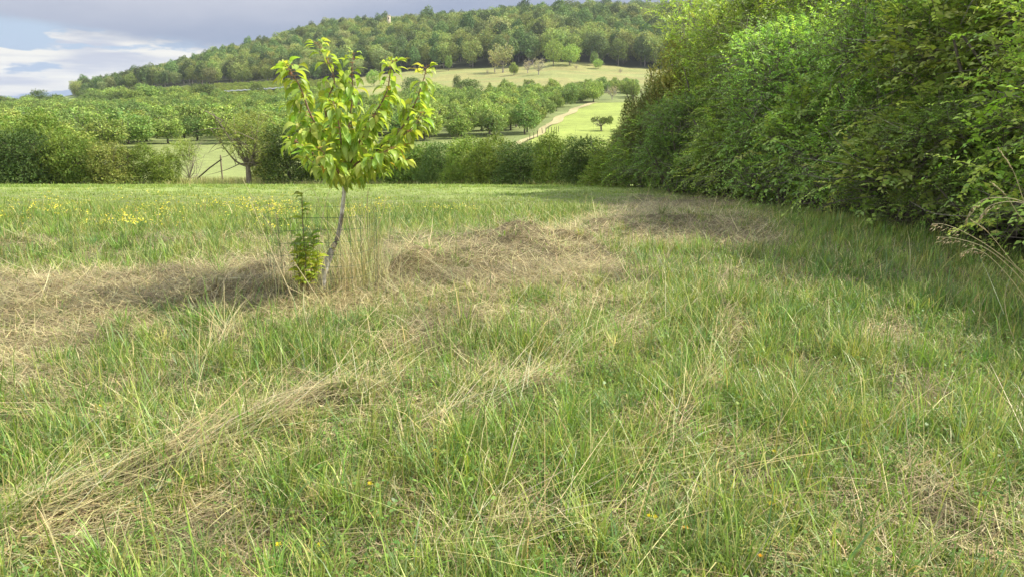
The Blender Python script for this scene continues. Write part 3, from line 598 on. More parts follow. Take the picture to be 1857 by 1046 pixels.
# right-hand hedge, bush after bush away from the camera
def right_hedge():
    G = 'bushes of the tall hedge beside the field'
    L = [('dogwood', 'shrub', 7.4, 1.2, 4.6, 4.0, 'broad leaved shrub of the tall hedge, out past the brome stalks nearest the viewer'),
         ('dogwood', 'shrub', 6.9, 4.6, 4.4, 3.6, 'dogwood like shrub with broad leaves right behind the tall brome stalks'),
         ('dogwood', 'shrub', 6.5, 7.3, 4.2, 3.4, 'broad leaved hedge shrub next along from the one behind the brome stalks'),
         ('plum', 'plum_tree', 6.9, 9.6, 5.2, 4.4, 'wild plum with bright drooping shoots reaching furthest out over the hay'),
         ('thorn', 'thorn_bush', 6.3, 11.9, 4.0, 3.2, 'dark thorny bush in the hollow behind the bright plum shoots'),
         ('plum', 'plum_tree', 6.9, 13.6, 5.6, 4.2, 'taller wild plum with pale leaf tips behind the dark hollow'),
         ('thorn', 'thorn_bush', 6.0, 15.6, 4.4, 3.4, 'twiggy green thorn bush in the middle of the long hedge'),
         ('hazel', 'fruit_tree', 7.0, 17.8, 6.6, 4.6, 'tallest tree of the hedge with yellowish leaves and dark bare limbs'),
         ('plum', 'plum_tree', 5.9, 19.0, 4.2, 3.6, 'fresh green wild plum low in front of the tallest hedge tree'),
         ('hazel', 'fruit_tree', 6.6, 22.3, 6.4, 4.4, 'yellowish green tree where the hedge begins to turn the corner'),
         ('thorn', 'thorn_bush', 5.0, 21.8, 3.2, 3.0, 'dense low thorn bush at the foot of the hedge corner'),
         ('dogwood', 'shrub', 4.9, 25.2, 2.9, 3.2, 'pale grey green bush at the hedge corner beside the hay'),
         ('hazel', 'fruit_tree', 9.6, 13.5, 6.6, 5, 'second row tree of the hedge seen through gaps above the dark hollow'),
         ('plum', 'plum_tree', 9.8, 8.0, 5.6, 5, 'second row wild plum filling the gaps above the broad leaved shrubs'),
         ('dogwood', 'shrub', 10, 3.5, 5.0, 5, 'second row shrub behind the brome stalks'),
         ('plum', 'plum_tree', 10, 19, 6.5, 5, 'second row wild plum behind the tallest hedge tree'),
         ('thorn', 'thorn_bush', 5.9, 9.0, 2.2, 2.4, 'low thorn bush under the bright plum shoots at the hedge foot'),
         ('dogwood', 'shrub', 7.9, -2.6, 4.8, 4.4, 'broad leaved shrub of the tall hedge beside where the viewer stands')]
    for i, (k, nm, x, y, H, W, lab) in enumerate(L):
        put(k, nm, x, y, H, W, (i * 2.39) % 6.28, lab, {'plum_tree': 'plum tree', 'thorn_bush': 'bush', 'shrub': 'shrub', 'fruit_tree': 'tree'}[nm], G)
    put('hazel', 'fruit_tree', 6.9, 26.0, 7.2, 4.6, 2.2, 'tall light green tree at the left shoulder of the big hedge', 'tree', G)
    put('plum', 'plum_tree', 7.3, 20.5, 7.2, 4.6, 4.1, 'tall wild plum closing the skyline of the hedge left of the dark bare limbs', 'plum tree', G)
    put('hazel', 'fruit_tree', 7.6, 26.5, 8.0, 5.4, 5.2, 'tall tree behind the left shoulder of the big hedge', 'tree', G)
    put_px('brown_tree', 'oak_tree', 1172, 25, 108, 90, 1, 'brownish dark oak standing at the hedge corner beside the light green field', 'tree')
    put_px('brown_tree', 'oak_tree', 1135, 29, 195, 60, 2.5, 'small brownish oak crown low at the left of the larger brown oak', 'tree')
    put_px('yellow_tree', 'yellow_tree', 1222, 25.5, 48, 105, 4, 'yellow green tree with upright tips above the hedge corner', 'tree')
right_hedge()

def field_hedge():
    G = 'bushes of the low hedge across the end of the meadow'
    rr = np.random.default_rng(5)
    specs = [(1120, 27, 250, 120, 'bush_a', 'light tipped bush right at the inner corner of the two hedges'), (1060, 29, 258, 100, 'bush_c', 'dark round bush of the low hedge below the lone flat topped tree'),
             (1010, 31, 245, 95, 'bush_a', 'bush of the low hedge below the row of dark posts'), (950, 33, 256, 105, 'bush_c', 'bush of the low hedge directly below the bend of the sandy track'),
             (895, 35, 250, 95, 'bush_a', 'mid green hedge bush left of the bush under the sandy track'), (845, 37, 243, 95, 'bush_a', 'reddish tipped bush rising above the low hedge'),
             (795, 39, 262, 90, 'bush_c', 'dark hedge bush just right of the young cherry crown'), (745, 41, 258, 95, 'bush_a', 'hedge bush seen beside the lower right leaves of the young cherry'),
             (690, 43, 262, 95, 'bush_b', 'hedge bush partly hidden behind the right side of the young cherry'), (635, 44, 255, 95, 'bush_c', 'hedge bush hidden behind the trunk of the young cherry'),
             (580, 45, 250, 95, 'bush_a', 'hedge bush behind the lower left leaves of the young cherry'), (520, 45, 238, 110, 'bush_c', 'big dark bush between the old fruit tree and the young cherry'),
             (480, 48, 262, 70, 'bush_d', 'light green bush touching the right side of the old fruit tree'),
             (292, 46, 272, 55, 'bush_b', 'bright leafy bush at the end of the left hedge beside the twiggy shrub'), (245, 46, 268, 80, 'bush_a', 'feathery hedge bush second from the gap with the leaning pole'),
             (195, 45, 262, 85, 'bush_d', 'greyish feathery bush in the middle of the left hedge'), (140, 45, 256, 85, 'bush_a', 'hedge bush with a reddish shoot at its foot'),
             (85, 45, 235, 90, 'bush_b', 'broad bright bush of the left hedge below the tall one'), (28, 44, 245, 100, 'bush_c', 'bush with dark shaded foot at the outer end of the left hedge'),
             (45, 50, 206, 112, 'bush_a', 'tallest bush of the left hedge rising above its neighbours'), (-30, 45, 215, 120, 'bush_b', 'outermost bush of the left hedge cut by the picture edge'),
             (-110, 45, 215, 120, 'bush_a', 'hedge bush beyond the picture edge on the left'), (120, 49, 256, 80, 'bush_b', 'bush in the second row of the left hedge')]
    for i, (px, Y, top, w, k, lab) in enumerate(specs):
        put_px(k, 'hedge_bush', px, Y, top - 4 + rr.uniform(-9, 7), w * rr.uniform(1.0, 1.3), rr.random() * 6, lab, 'bush', G)
    for i, (px, Y, top, w, k) in enumerate([(1090, 31, 268, 110, 'bush_a'), (980, 35, 262, 110, 'bush_c'), (870, 39, 262, 110, 'bush_b'), (770, 43, 264, 110, 'bush_b'), (1180, 29, 240, 130, 'bush_a'), (1240, 27, 210, 140, 'bush_c')]):
        put_px(k, 'hedge_bush', px, Y, top, w, rr.random() * 6, 'second row bush filling the low hedge from behind', 'bush', 'bushes filling the low hedge from behind')
    put_px('twiggy', 'twiggy_shrub', 335, 47, 243, 80, 0, 'sparse twiggy shrub with grey stems in the hedge gap', 'shrub')
    put_px('old_tree', 'old_fruit_tree', 440, 45, 192, 150, 0.8, 'old fruit tree with dark stout trunk and some bare limbs in the hedge gap', 'tree')
field_hedge()

def gap_poles():
    b = Buf(); a1 = np.array(at(357, 322, 47.5)); a2 = np.array(at(402, 289, 47.5)); x0, y0 = a1[0], a1[1]; o = empty('leaning_pole', a1); tag(o, 'dark pole leaning at a slant between the twiggy shrub and old tree', 'pole')
    tube(b, np.array([[0, 0, -.1], (a2 - a1) * .5, a2 - a1]), [.05, .045, .04], (.10, .08, .06), 8); b.obj('shaft', M_POST, o)
    a1 = np.array(at(403, 320, 48)); o = empty('wooden_post', a1); tag(o, 'upright wooden post beside the leaning pole in the hedge gap', 'post'); b = Buf(); tube(b, [[0, 0, -.3], [0, 0, .7], [.01, 0, 1.35]], [.05, .05, .045], (.20, .16, .11), 8); b.obj('shaft', M_POST, o)
    r = np.random.default_rng(3); me = None
    for k, (px, top) in enumerate([(984, 238), (990, 235), (995, 232), (1000, 236), (1004, 233), (1009, 234), (1013, 237), (975, 243), (968, 246), (961, 249)]):
        Y = 128 + k * .6 if k < 7 else 120 - (k - 7) * 3; x = at(px, top, Y)[0]; z = gzs(x, Y); H = max(1.1, at(px, top, Y)[2] - z)
        if me is None: b = Buf(); tube(b, [[0, 0, -.3], [0, 0, .5], [0, 0, 1]], [.05, .05, .045], (.07, .06, .05), 7); me = b.mesh('wooden_post', M_POST)
        o = bpy.data.objects.new('wooden_post', me); COL.objects.link(o); o.location = (x, Y, z); o.scale = (1, 1, H); o.rotation_euler = (r.normal(0, .04), r.normal(0, .05), 0)
        tag(o, 'dark wooden post in the close row beside the sandy track', 'post', 'posts beside the sandy track')
gap_poles()

# ------------------------------------------------------------------ orchards, wood and hill
def stuff_instances(name, keys, pts, rot, scl, idx, label, cat):
    """one object that repeats tree meshes over its points with geometry nodes"""
    me = bpy.data.meshes.new(name); me.from_pydata([tuple(p) for p in pts], [], [])
    for nm, ty, arr in (('rot', 'FLOAT', rot), ('scl', 'FLOAT', scl), ('idx', 'INT', idx)):
        a = me.attributes.new(nm, ty, 'POINT'); a.data.foreach_set('value', np.asarray(arr, np.int32 if ty == 'INT' else np.float32))
    coll = bpy.data.collections.new(name + '_kinds')
    for i, k in enumerate(keys):
        (cn, cme), wood, H0, W0 = PROTO[k]; o = bpy.data.objects.new('%02d_crown' % i, cme); coll.objects.link(o)
    o = bpy.data.objects.new(name, me); COL.objects.link(o); tag(o, label, cat, kind='stuff')
    ng = bpy.data.node_groups.new(name, 'GeometryNodeTree'); ng.interface.new_socket('Geometry', in_out='INPUT', socket_type='NodeSocketGeometry'); ng.interface.new_socket('Geometry', in_out='OUTPUT', socket_type='NodeSocketGeometry')
    N = ng.nodes.new; Lk = ng.links.new; gi = N('NodeGroupInput'); go = N('NodeGroupOutput'); ip = N('GeometryNodeInstanceOnPoints'); ci = N('GeometryNodeCollectionInfo')
    ci.inputs[0].default_value = coll; ci.inputs['Separate Children'].default_value = True; ci.inputs['Reset Children'].default_value = True
    def at_(nm, ty):
        n = N('GeometryNodeInputNamedAttribute'); n.data_type = ty; n.inputs[0].default_value = nm; return [s for s in n.outputs if s.enabled][0]
    cx = N('ShaderNodeCombineXYZ'); Lk(at_('rot', 'FLOAT'), cx.inputs[2]); Lk(gi.outputs[0], ip.inputs['Points']); Lk(ci.outputs[0], ip.inputs['Instance']); ip.inputs['Pick Instance'].default_value = True
    Lk(at_('idx', 'INT'), ip.inputs['Instance Index']); Lk(cx.outputs[0], ip.inputs['Rotation']); Lk(at_('scl', 'FLOAT'), ip.inputs['Scale']); Lk(ip.outputs[0], go.inputs[0])
    md = o.modifiers.new('trees', 'NODES'); md.node_group = ng
def pxof(x, y): return 928.5 + 1368 * x / y
def orchards():
    r = np.random.default_rng(12); pts = []
    for (x0, x1, y0, y1, sx, sy, ang) in ((-260, 10, 78, 300, 6.4, 6.6, .12), (-60, 60, 118, 262, 5.2, 5.6, -.08)):
        for iy in range(int((y1 - y0) / sy)):
            for ix in range(int((x1 - x0) / sx)):
                x = x0 + ix * sx + iy * sy * ang + r.normal(0, .8); y = y0 + iy * sy + r.normal(0, .9); px = pxof(x, y)
                if px < -120 or px > 1120: continue
                if x0 == -260:
                    if px > 610: continue
                    fr = np.interp(px, [0, 150, 250, 420, 470, 610], [84, 92, 102, 112, 100, 84])
                    if y < fr: continue
                else:
                    if px < 600 or x > path_x(y) - 2.4: continue
                    if y > np.interp(px, [600, 780, 900, 1010], [250, 258, 262, 250]): continue
                    if y < np.interp(px, [600, 700, 800, 900, 1000], [100, 112, 118, 122, 126]): continue
                if r.random() < .02: continue
                pts.append((x, y))
    pts = np.array(pts); pts = pts[np.argsort(pts[:, 1])]; print('orchard', len(pts))
    keys = ['orchard_a', 'orchard_b', 'orchard_c']
    hid = 0
    for i, (x, y) in enumerate(pts[:300]):
        left = pxof(x, y) < 620; s = r.uniform(.72, 1.2) * (1.28 if left else 1.15)
        (_, _, H0, W0) = PROTO[keys[i % 3]]
        put(keys[i % 3], 'orchard_tree', x, y, H0 * s * (.86 if left else 1), W0 * s * r.uniform(.9, 1.3), r.random() * 6.28, 'round crowned fruit tree of the open orchard beyond the hedge gap' if left else 'fruit tree in the close rows beside the sandy track', 'fruit tree', 'fruit trees of the open orchard' if left else 'fruit trees in rows beside the sandy track')
    q = pts[300:]; z = gz(q[:, 0], q[:, 1]); n = len(q)
    if n: stuff_instances('orchard', keys, np.c_[q, z], r.random(n) * 6.28, r.uniform(1.0, 1.35, n), r.integers(0, 3, n), 'far rows of the orchard merging into one green mass', 'orchard')
orchards()
def wood():
    r = np.random.default_rng(14); pts = []
    for y in np.arange(395, 830, 8.2):
        for x in np.arange(-440, 330, 8.2):
            X = x + r.normal(0, 2.2); Y = y + r.normal(0, 2.2); px = pxof(X, Y)
            if px < 140 or px > 1420: continue
            fr = np.interp(px, *WOODF)
            if Y < fr + (fbm(np.array([X / 25]), np.array([1.]), 3, 2)[0] - .5) * 14: continue
            pts.append((X, Y, Y - fr))
    pts = np.array(pts); pts = pts[np.argsort(pts[:, 2])]; n = len(pts); print('wood', n)
    keys = ['wood_a', 'wood_b', 'wood_c', 'wood_d', 'wood_e']; pr = [.3, .24, .2, .14, .12]
    def size(x, y):
        px = pxof(x, y); return np.interp(px, [140, 300, 600, 900, 1150], [.72, .8, .85, 1.08, 1.15])
    for i in range(300):
        x, y, _ = pts[i]; s = size(x, y) * r.uniform(.75, 1.15); k = keys[r.choice(5, p=pr)]; H0, W0 = PROTO[k][2:]
        put(k, 'woodland_tree', x, y, H0 * s, W0 * s, r.random() * 6.28, 'broadleaf tree along the lower edge of the hillside wood', 'tree', 'trees along the lower edge of the wood')
    q = pts[300:]; m = len(q); z = gz(q[:, 0], q[:, 1]) - .5
    big = r.uniform(.6, 1.25, m); big[r.random(m) < .05] *= 1.2
    stuff_instances('woodland', keys, np.c_[q[:, :2], z], r.random(m) * 6.28, size(q[:, 0], q[:, 1]) * big, r.choice(5, m, p=pr), 'dense broadleaf wood covering the hill to its crest', 'wood')
wood()
def hill_things():
    S = [('willow', 'willow_tree', 190, 400, 168, 44, 'silvery grey willow in front of the end of the wood'), ('bright_tree', 'field_tree', 160, 390, 172, 40, 'green tree beside the silvery willow'),
         ('dark_round', 'field_tree', 465, 300, 151, 36, 'dark round tree standing in front of the pale netting'), ('dark_round', 'field_tree', 372, 296, 151, 54, 'broad dark green tree right of the clipped round bush'),
         ('bright_tree', 'field_bush', 340, 292, 167, 30, 'rounded grey green bush left of the broad dark tree'), ('bright_tree', 'field_bush', 312, 300, 166, 28, 'pale green bush left of the rounded grey green bush'),
         ('dark_round', 'field_tree', 850, 275, 143, 58, 'dark round dense tree at the foot of the hill meadow'), ('dark_round', 'field_tree', 828, 285, 136, 18, 'narrow dark tree just behind the dark round dense tree'),
         ('bright_tree', 'field_bush', 780, 280, 150, 70, 'bushy green thicket left of the dark round dense tree'), ('dark_round', 'field_bush', 748, 300, 140, 46, 'dark bush behind the upper right shoots of the cherry'),
         ('bright_tree', 'field_tree', 677, 350, 126, 32, 'round green tree at the left end of the hill meadow'), ('bright_tree', 'field_bush', 812, 290, 158, 50, 'light green bush touching the dark round dense tree'),
         ('orchard_a', 'field_tree', 813, 420, 100, 16, 'small slender tree alone at the meadow edge of the wood'),
         ('pale_tree', 'pale_tree', 912, 392, 72, 48, 'large pale olive tree at the top of the hill meadow'), ('pale_tree', 'pale_tree', 897, 396, 86, 34, 'smaller pale tree leaning on the large pale olive tree'),
         ('orchard_b', 'field_tree', 932, 372, 114, 22, 'low spreading tree below the large pale olive tree'), ('bare_tree', 'bare_tree', 977, 366, 104, 34, 'greyish half bare tree in the middle of the hill meadow'),
         ('bare_tree', 'bare_tree', 957, 378, 108, 22, 'thin bare tree left of the greyish half bare tree'), ('bright_tree', 'bright_tree', 1004, 404, 70, 42, 'bright green tree standing out before the dark wood'),
         ('bright_tree', 'bright_tree', 1034, 408, 80, 44, 'rounded mid green tree right of the bright green one'), ('bright_tree', 'field_bush', 1085, 400, 107, 22, 'small bright bush at the lower wood edge right of the green trees'),
         ('orchard_c', 'field_tree', 1078, 412, 93, 18, 'dark young tree behind the small bright bush'), ('bare_tree', 'bare_tree', 1045, 392, 116, 10, 'tiny bare sapling on the right of the hill meadow'), ('bare_tree', 'bare_tree', 1125, 385, 124, 10, 'tiny leafless tree at the far right of the hill meadow'),
         ('orchard_a', 'track_tree', 1077, 234, 147, 44, 'larger tree where the sandy track meets the orchard top'), ('dark_round', 'track_bush', 1053, 236, 175, 16, 'small dark clipped bush beside the top of the sandy track'), ('dark_round', 'track_bush', 1040, 238, 174, 12, 'second small dark bush left of the one at the track top'),
         ('orchard_c', 'field_tree', 915, 285, 142, 20, 'small dark tree at the right above the orchard beside the pale meadow'), ('orchard_b', 'field_tree', 888, 285, 150, 12, 'very small tree beside the dark tree above the orchard'),
         ('dark_round', 'field_tree', 68, 380, 162, 32, 'dark tree crown rising highest on the left skyline'), ('dark_round', 'field_bush', 270, 230, 184, 60, 'dark bush cluster in the middle of the orchards'),
         ('flat_tree', 'flat_topped_tree', 1091, 134, 211, 50, 'lone flat topped tree with spreading crown in the light green field')]
    r = np.random.default_rng(18)
    for k, nm, px, Y, top, w, lab in S: put_px(k, nm, px, Y, top, w, r.random() * 6, lab, 'bush' if 'bush' in nm else 'tree')
    # loose trees between orchard and hill meadow
    for i in range(46):
        px = r.uniform(905, 1150); Y = r.uniform(243, 292); x = (px - 928.5) / 1368 * Y; k = ['orchard_a', 'orchard_b', 'orchard_c', 'bare_tree'][r.choice(4, p=[.3, .3, .25, .15])]; s = r.uniform(.8, 1.3)
        put(k, 'scrub_tree', x, Y, 4.2 * s, 5.0 * s, r.random() * 6, 'scattered small tree between the sandy track and the hill meadow', 'tree', 'scattered trees below the hill meadow')
    for i in range(52):
        px = r.uniform(-60, 330); Y = r.uniform(305, 420); x = (px - 928.5) / 1368 * Y; k = ['orchard_a', 'bright_tree', 'dark_round', 'orchard_c'][i % 4]; s = r.uniform(.9, 1.6)
        put(k, 'skyline_tree', x, Y, 5.0 * s, 7.5 * s, r.random() * 6, 'low tree in the far belt under the left skyline', 'tree', 'far belt of low trees under the left skyline')
    # rows of low green crops under the wood
    pts = []
    for y in np.arange(318, 452, 5.5):
        for x in np.arange(-290, -40, 2.2):
            px = pxof(x, y)
            if 190 < px < 640 and y < np.interp(px, [190, 400, 640], [470, 440, 420]) and not (410 < px < 530 and 318 < y < 345): pts.append((x + r.normal(0, .3), y + r.normal(0, .3)))
    pts = np.array(pts); n = len(pts); print('rows', n)
    stuff_instances('crop_rows', ['bush_b', 'bush_d'], np.c_[pts, gz(pts[:, 0], pts[:, 1])], r.random(n) * 6.28, r.uniform(.7, 1.0, n), r.integers(0, 2, n), 'low rows of yellow green bushes under the wood', 'crop rows')
    # pale netting over a crop strip
    b = Buf(); U, V = np.meshgrid(np.linspace(0, 1, 40), np.linspace(0, 1, 8)); px = 408 + U * 110; Y = 322 + V * 16 + U * 10; x = (px - 928.5) / 1368 * Y; z = gz(x, Y) + 2.2 - .3 * np.abs(np.sin(V * 12)) + .15 * np.sin(U * 60)
    i = (np.arange(7)[:, None] * 40 + np.arange(39)[None]).ravel(); b.add(np.stack([x.ravel(), Y.ravel(), z.ravel()], 1), np.stack([i, i + 1, i + 41, i + 40], 1), (.15, .165, .16))
    o = empty('crop_netting', (0, 0, 0)); tag(o, 'long strip of pale grey netting stretched over a crop behind the dark round tree', 'netting'); b.obj('net', M_STONE, o)
    p = Buf()
    for k in range(0, 40, 6): tube(p, [[x[0, k], Y[0, k], z[0, k] - 2.6], [x[0, k], Y[0, k], z[0, k]]], .05, (.25, .22, .18), 5)
    p.obj('support_posts', M_POST, o)
    # stone tower on the crest
    P = at(705, 29, 640); x, y = P[0], P[1]; zt = P[2]; z0 = gzs(x, y); H = zt - z0; o = empty('stone_tower', (x, y, z0)); tag(o, 'small pale stone tower poking out of the wood on the crest', 'tower')
    b = Buf(); box(b, (0, 0, H / 2 - 1), (2.6, 2.6, H + 1), (.42, .36, .26)); b.obj('wall', M_STONE, o); b = Buf()
    for i in range(4):
        for sx, sy in ((1, 0), (0, 1)):
            for s in (-1, 1):
                t = -1.1 + i * .73
                if sx: box(b, (s * 1.1, t, H + .05), (.45, .4, .8), (.40, .35, .25))
                else: box(b, (t, s * 1.1, H + .06), (.4, .45, .8), (.40, .35, .25))
    b.obj('battlement', M_STONE, o); b = Buf(); box(b, (0, -1.31, H - 2.2), (.8, .1, 1.5), (.03, .03, .03)); b.obj('window', M_STONE, o)
    # small brown dead shrub in the meadow
    put_px('bare_tree', 'dead_shrub', 884, 385, 126, 7, 0, 'small brown dead shrub alone on the left half of the hill meadow', 'shrub')
hill_things()

# ------------------------------------------------------------------ young cherry tree
def curved_leaf(nseg=6, w=.42, fold=.16, droop=.35, curl=.0):
    """leaf along +Y, length 1, pointed, folded on its rib and drooping at the tip"""
    ys = np.linspace(0, 1, nseg + 1); V = []; F = []
    prof = np.sin(np.pi * ys ** .85) ** .8 * (1 - .25 * ys); prof[0] = .03; prof[-1] = 0
    for i, y in enumerate(ys):
        a = droop * y ** 1.5; yy = (y - .35 * droop * y ** 2.2); zz = -a * .55 * y; h = w * prof[i] / prof.max() / 2
        rip = .012 * math.sin(i * 2.5)
        V += [(-h, yy, zz + fold * h * 2 + rip), (0, yy, zz), (h, yy, zz + fold * h * 2 - rip)]
    for i in range(nseg):
        b = i * 3; F += [(b, b + 1, b + 4, b + 3), (b + 1, b + 2, b + 5, b + 4)]
    return np.array(V), np.array(F)
def leaf_cols(cols, T):
    """paler midrib"""
    k = len(T); m = np.ones((k, 1)); m[1::3] = 1.25; return (cols[:, None, :] * m[None]).reshape(-1, 3)
def put_leaves(buf, pos, d, n, sz, cols, r, w=.45):
    for v in range(4):
        T, F = curved_leaf(6, w * (.85 + .1 * v), .10 + .12 * v, (.25, .6, .9, .45)[v]); k = np.arange(len(pos)) % 4 == v
        if not k.any(): continue
        b0 = len(buf.C); place(buf, T, F, pos[k], frames(d[k], n[k]), sz[k], cols[k]); buf.C[b0] = np.clip(leaf_cols(cols[k], T), 0, .95)
def cherry():
    r = np.random.default_rng(77); Y0 = 5.95; base = np.array(at(584, 527, Y0)); base[2] = gzs(base[0], Y0) + .0
    root = empty('young_cherry_tree', base); tag(root, 'young cherry tree with slanting pale trunk and large drooping bright leaves', 'tree')
    def P(px, py, dy=0): return np.array(at(px, py, Y0 + dy)) - base
    wb = Buf(); tp = spline([P(584, 532), P(586, 505, .0), P(592, 480, .02), P(603, 452, .03), P(613, 428, .04), P(618, 400, .04), P(622, 370, .03), P(624, 345), P(622, 322)], 6)
    rad = np.interp(np.arange(len(tp)), [0, 6, 14, 20, 26, len(tp) - 1], [.031, .024, .030, .021, .018, .014])
    tube(wb, tp, rad, (.42, .39, .33), 12)
    V = wb.V[0]; nv = fbm(V[:, 0] * 20 + 3, V[:, 2] * 14, 2, 3); dark = np.clip((nv - .52) * 6, 0, 1) * .6; mid = np.exp(-((V[:, 2] - .48) / .16) ** 2); low = np.clip(.25 - V[:, 2], 0, .2) * 1.5; dk = np.clip(dark + mid * .75 + low, 0, 1)[:, None]
    wb.C[0] = (np.array([.52, .50, .45]) * (1 - dk) + np.array([.13, .10, .075]) * dk).astype(np.float32)
    wb.obj('trunk', M_BIRCH, root, True)
    br = [([P(622, 322), P(604, 290, -.1), P(582, 245, -.2), P(562, 205, -.25), P(545, 160, -.25), P(530, 135, -.25), P(519, 116, -.25)], .011),
          ([P(622, 322), P(612, 280, .1), P(598, 240, .12), P(590, 190, .1), P(606, 150, .1), P(594, 110, .1), P(575, 78, .1)], .012),
          ([P(622, 322), P(628, 270), P(634, 220, .05), P(640, 170, .08), P(638, 130, .1), P(642, 98, .1)], .010),
          ([P(622, 322), P(640, 285, -.15), P(660, 240, -.2), P(684, 200, -.22), P(702, 165, -.2), P(708, 130, -.2), P(712, 112, -.2)], .011),
          ([P(622, 322), P(655, 290, .0), P(700, 262, .05), P(734, 225, .08), P(756, 180, .1), P(768, 145, .1), P(774, 120, .1)], .011),
          ([P(622, 318), P(600, 300, .2), P(570, 280, .3), P(545, 262, .35), P(528, 250, .35)], .007),
          ([P(623, 325), P(650, 305, -.3), P(680, 285, -.4), P(712, 268, -.42)], .007),
          ([P(622, 330), P(612, 312, -.3), P(596, 290, -.45), P(580, 268, -.5)], .007), ([P(622, 330), P(640, 300, .35), P(655, 262, .45), P(672, 225, .5)], .007),
          ([P(618, 300), P(618, 250, -.3), P(610, 205, -.35), P(604, 185, -.35)], .007), ([P(690, 265, .05), P(722, 250, -.1), P(748, 232, -.15), P(764, 205, -.15)], .005),
          ([P(620, 325), P(600, 312, .1), P(575, 300, .15), P(555, 285, .15)], .005), ([P(622, 328), P(645, 318, .1), P(672, 300, .1), P(695, 292, .1)], .005), ([P(566, 215, -.2), P(545, 205, -.1), P(528, 190, -.1)], .004), ([P(700, 262, .05), P(720, 285, .1), P(735, 290, .15)], .004), ([P(585, 245, -.2), P(560, 235, -.3), P(540, 225, -.3)], .004), ([P(660, 240, -.2), P(676, 215, -.3), P(685, 205, -.3)], .004)]
    pos = []; tang = []; tt = []; bb = Buf()
    for pts, rd in br:
        sp = spline(pts, 8); tube(bb, sp, np.linspace(rd, .0025, len(sp)), (.20, .13, .09), 7); L = np.linalg.norm(np.diff(sp, axis=0), axis=1).sum()
        t = []; q = .16
        while q < 1: t += [q] * (r.integers(4, 8) if q < .6 else r.integers(2, 5)); q += r.uniform(.024, .056) / L
        t = np.array(t + [1.] * 3); t = np.clip(t + r.normal(0, .004, len(t)), 0, .999); s = t * (len(sp) - 1); i = np.minimum(s.astype(int), len(sp) - 2); f = (s - i)[:, None]
        pos.append(sp[i] * (1 - f) + sp[i + 1] * f); tang.append(nrm(sp[i + 1] - sp[i])); tt.append(t)
    pos = np.concatenate(pos); tang = np.concatenate(tang); tt = np.concatenate(tt)
    e = np.repeat(r.choice(np.where(tt < .85)[0], 46), 5); off = np.repeat(r.normal(0, .045, (46, 3)), 5, axis=0); pos = np.vstack([pos, pos[e] + off + [0, 0, -.02]]); tang = np.vstack([tang, tang[e]]); tt = np.r_[tt, tt[e]]
    # a few leaves low around the fork
    n = len(pos); a = r.random(n) * 6.283; out = np.stack([np.cos(a), np.sin(a), np.zeros(n)], 1); st_ = pos + out * .035 + tang * .01 
    d = nrm(out * .9 + tang * (.15 + .5 * (tt > .85))[:, None] + np.array([0, 0, -1.]) * (r.uniform(.25, 2.0, n) * np.clip(1.2 - .95 * tt, .25, 1))[:, None]); nn = nrm(np.array([0, 0, 1.]) + out * .35 + r.normal(0, .22, (n, 3)))
    sz = r.uniform(.08, .155, n) * np.where(tt > .93, .75, 1)
    cols = pick([(.29, .41, .08), (.34, .45, .09), (.25, .37, .07), (.40, .48, .11)], n, r, .1); cols[tt > .9] *= [1.1, 1.02, 1]; sp_ = r.random(n) < .004; cols[sp_] = (.45, .30, .06)
    lf = Buf(); put_leaves(lf, st_, d, nn, sz, cols, r, .36); print('cherry leaves', n)
    for p0, p1 in zip(pos, st_):   # leaf stalks
        bb.add(np.array([p0, p0 + [0, 0, .003], p1 + [0, 0, .002], p1]), np.array([[0, 1, 2, 3]]), (.35, .16, .07))
    bb.obj('branches', M_BIRCH, root, True); lf.obj('leaves', M_CHERRY, root, True)
    return base
CB = cherry()
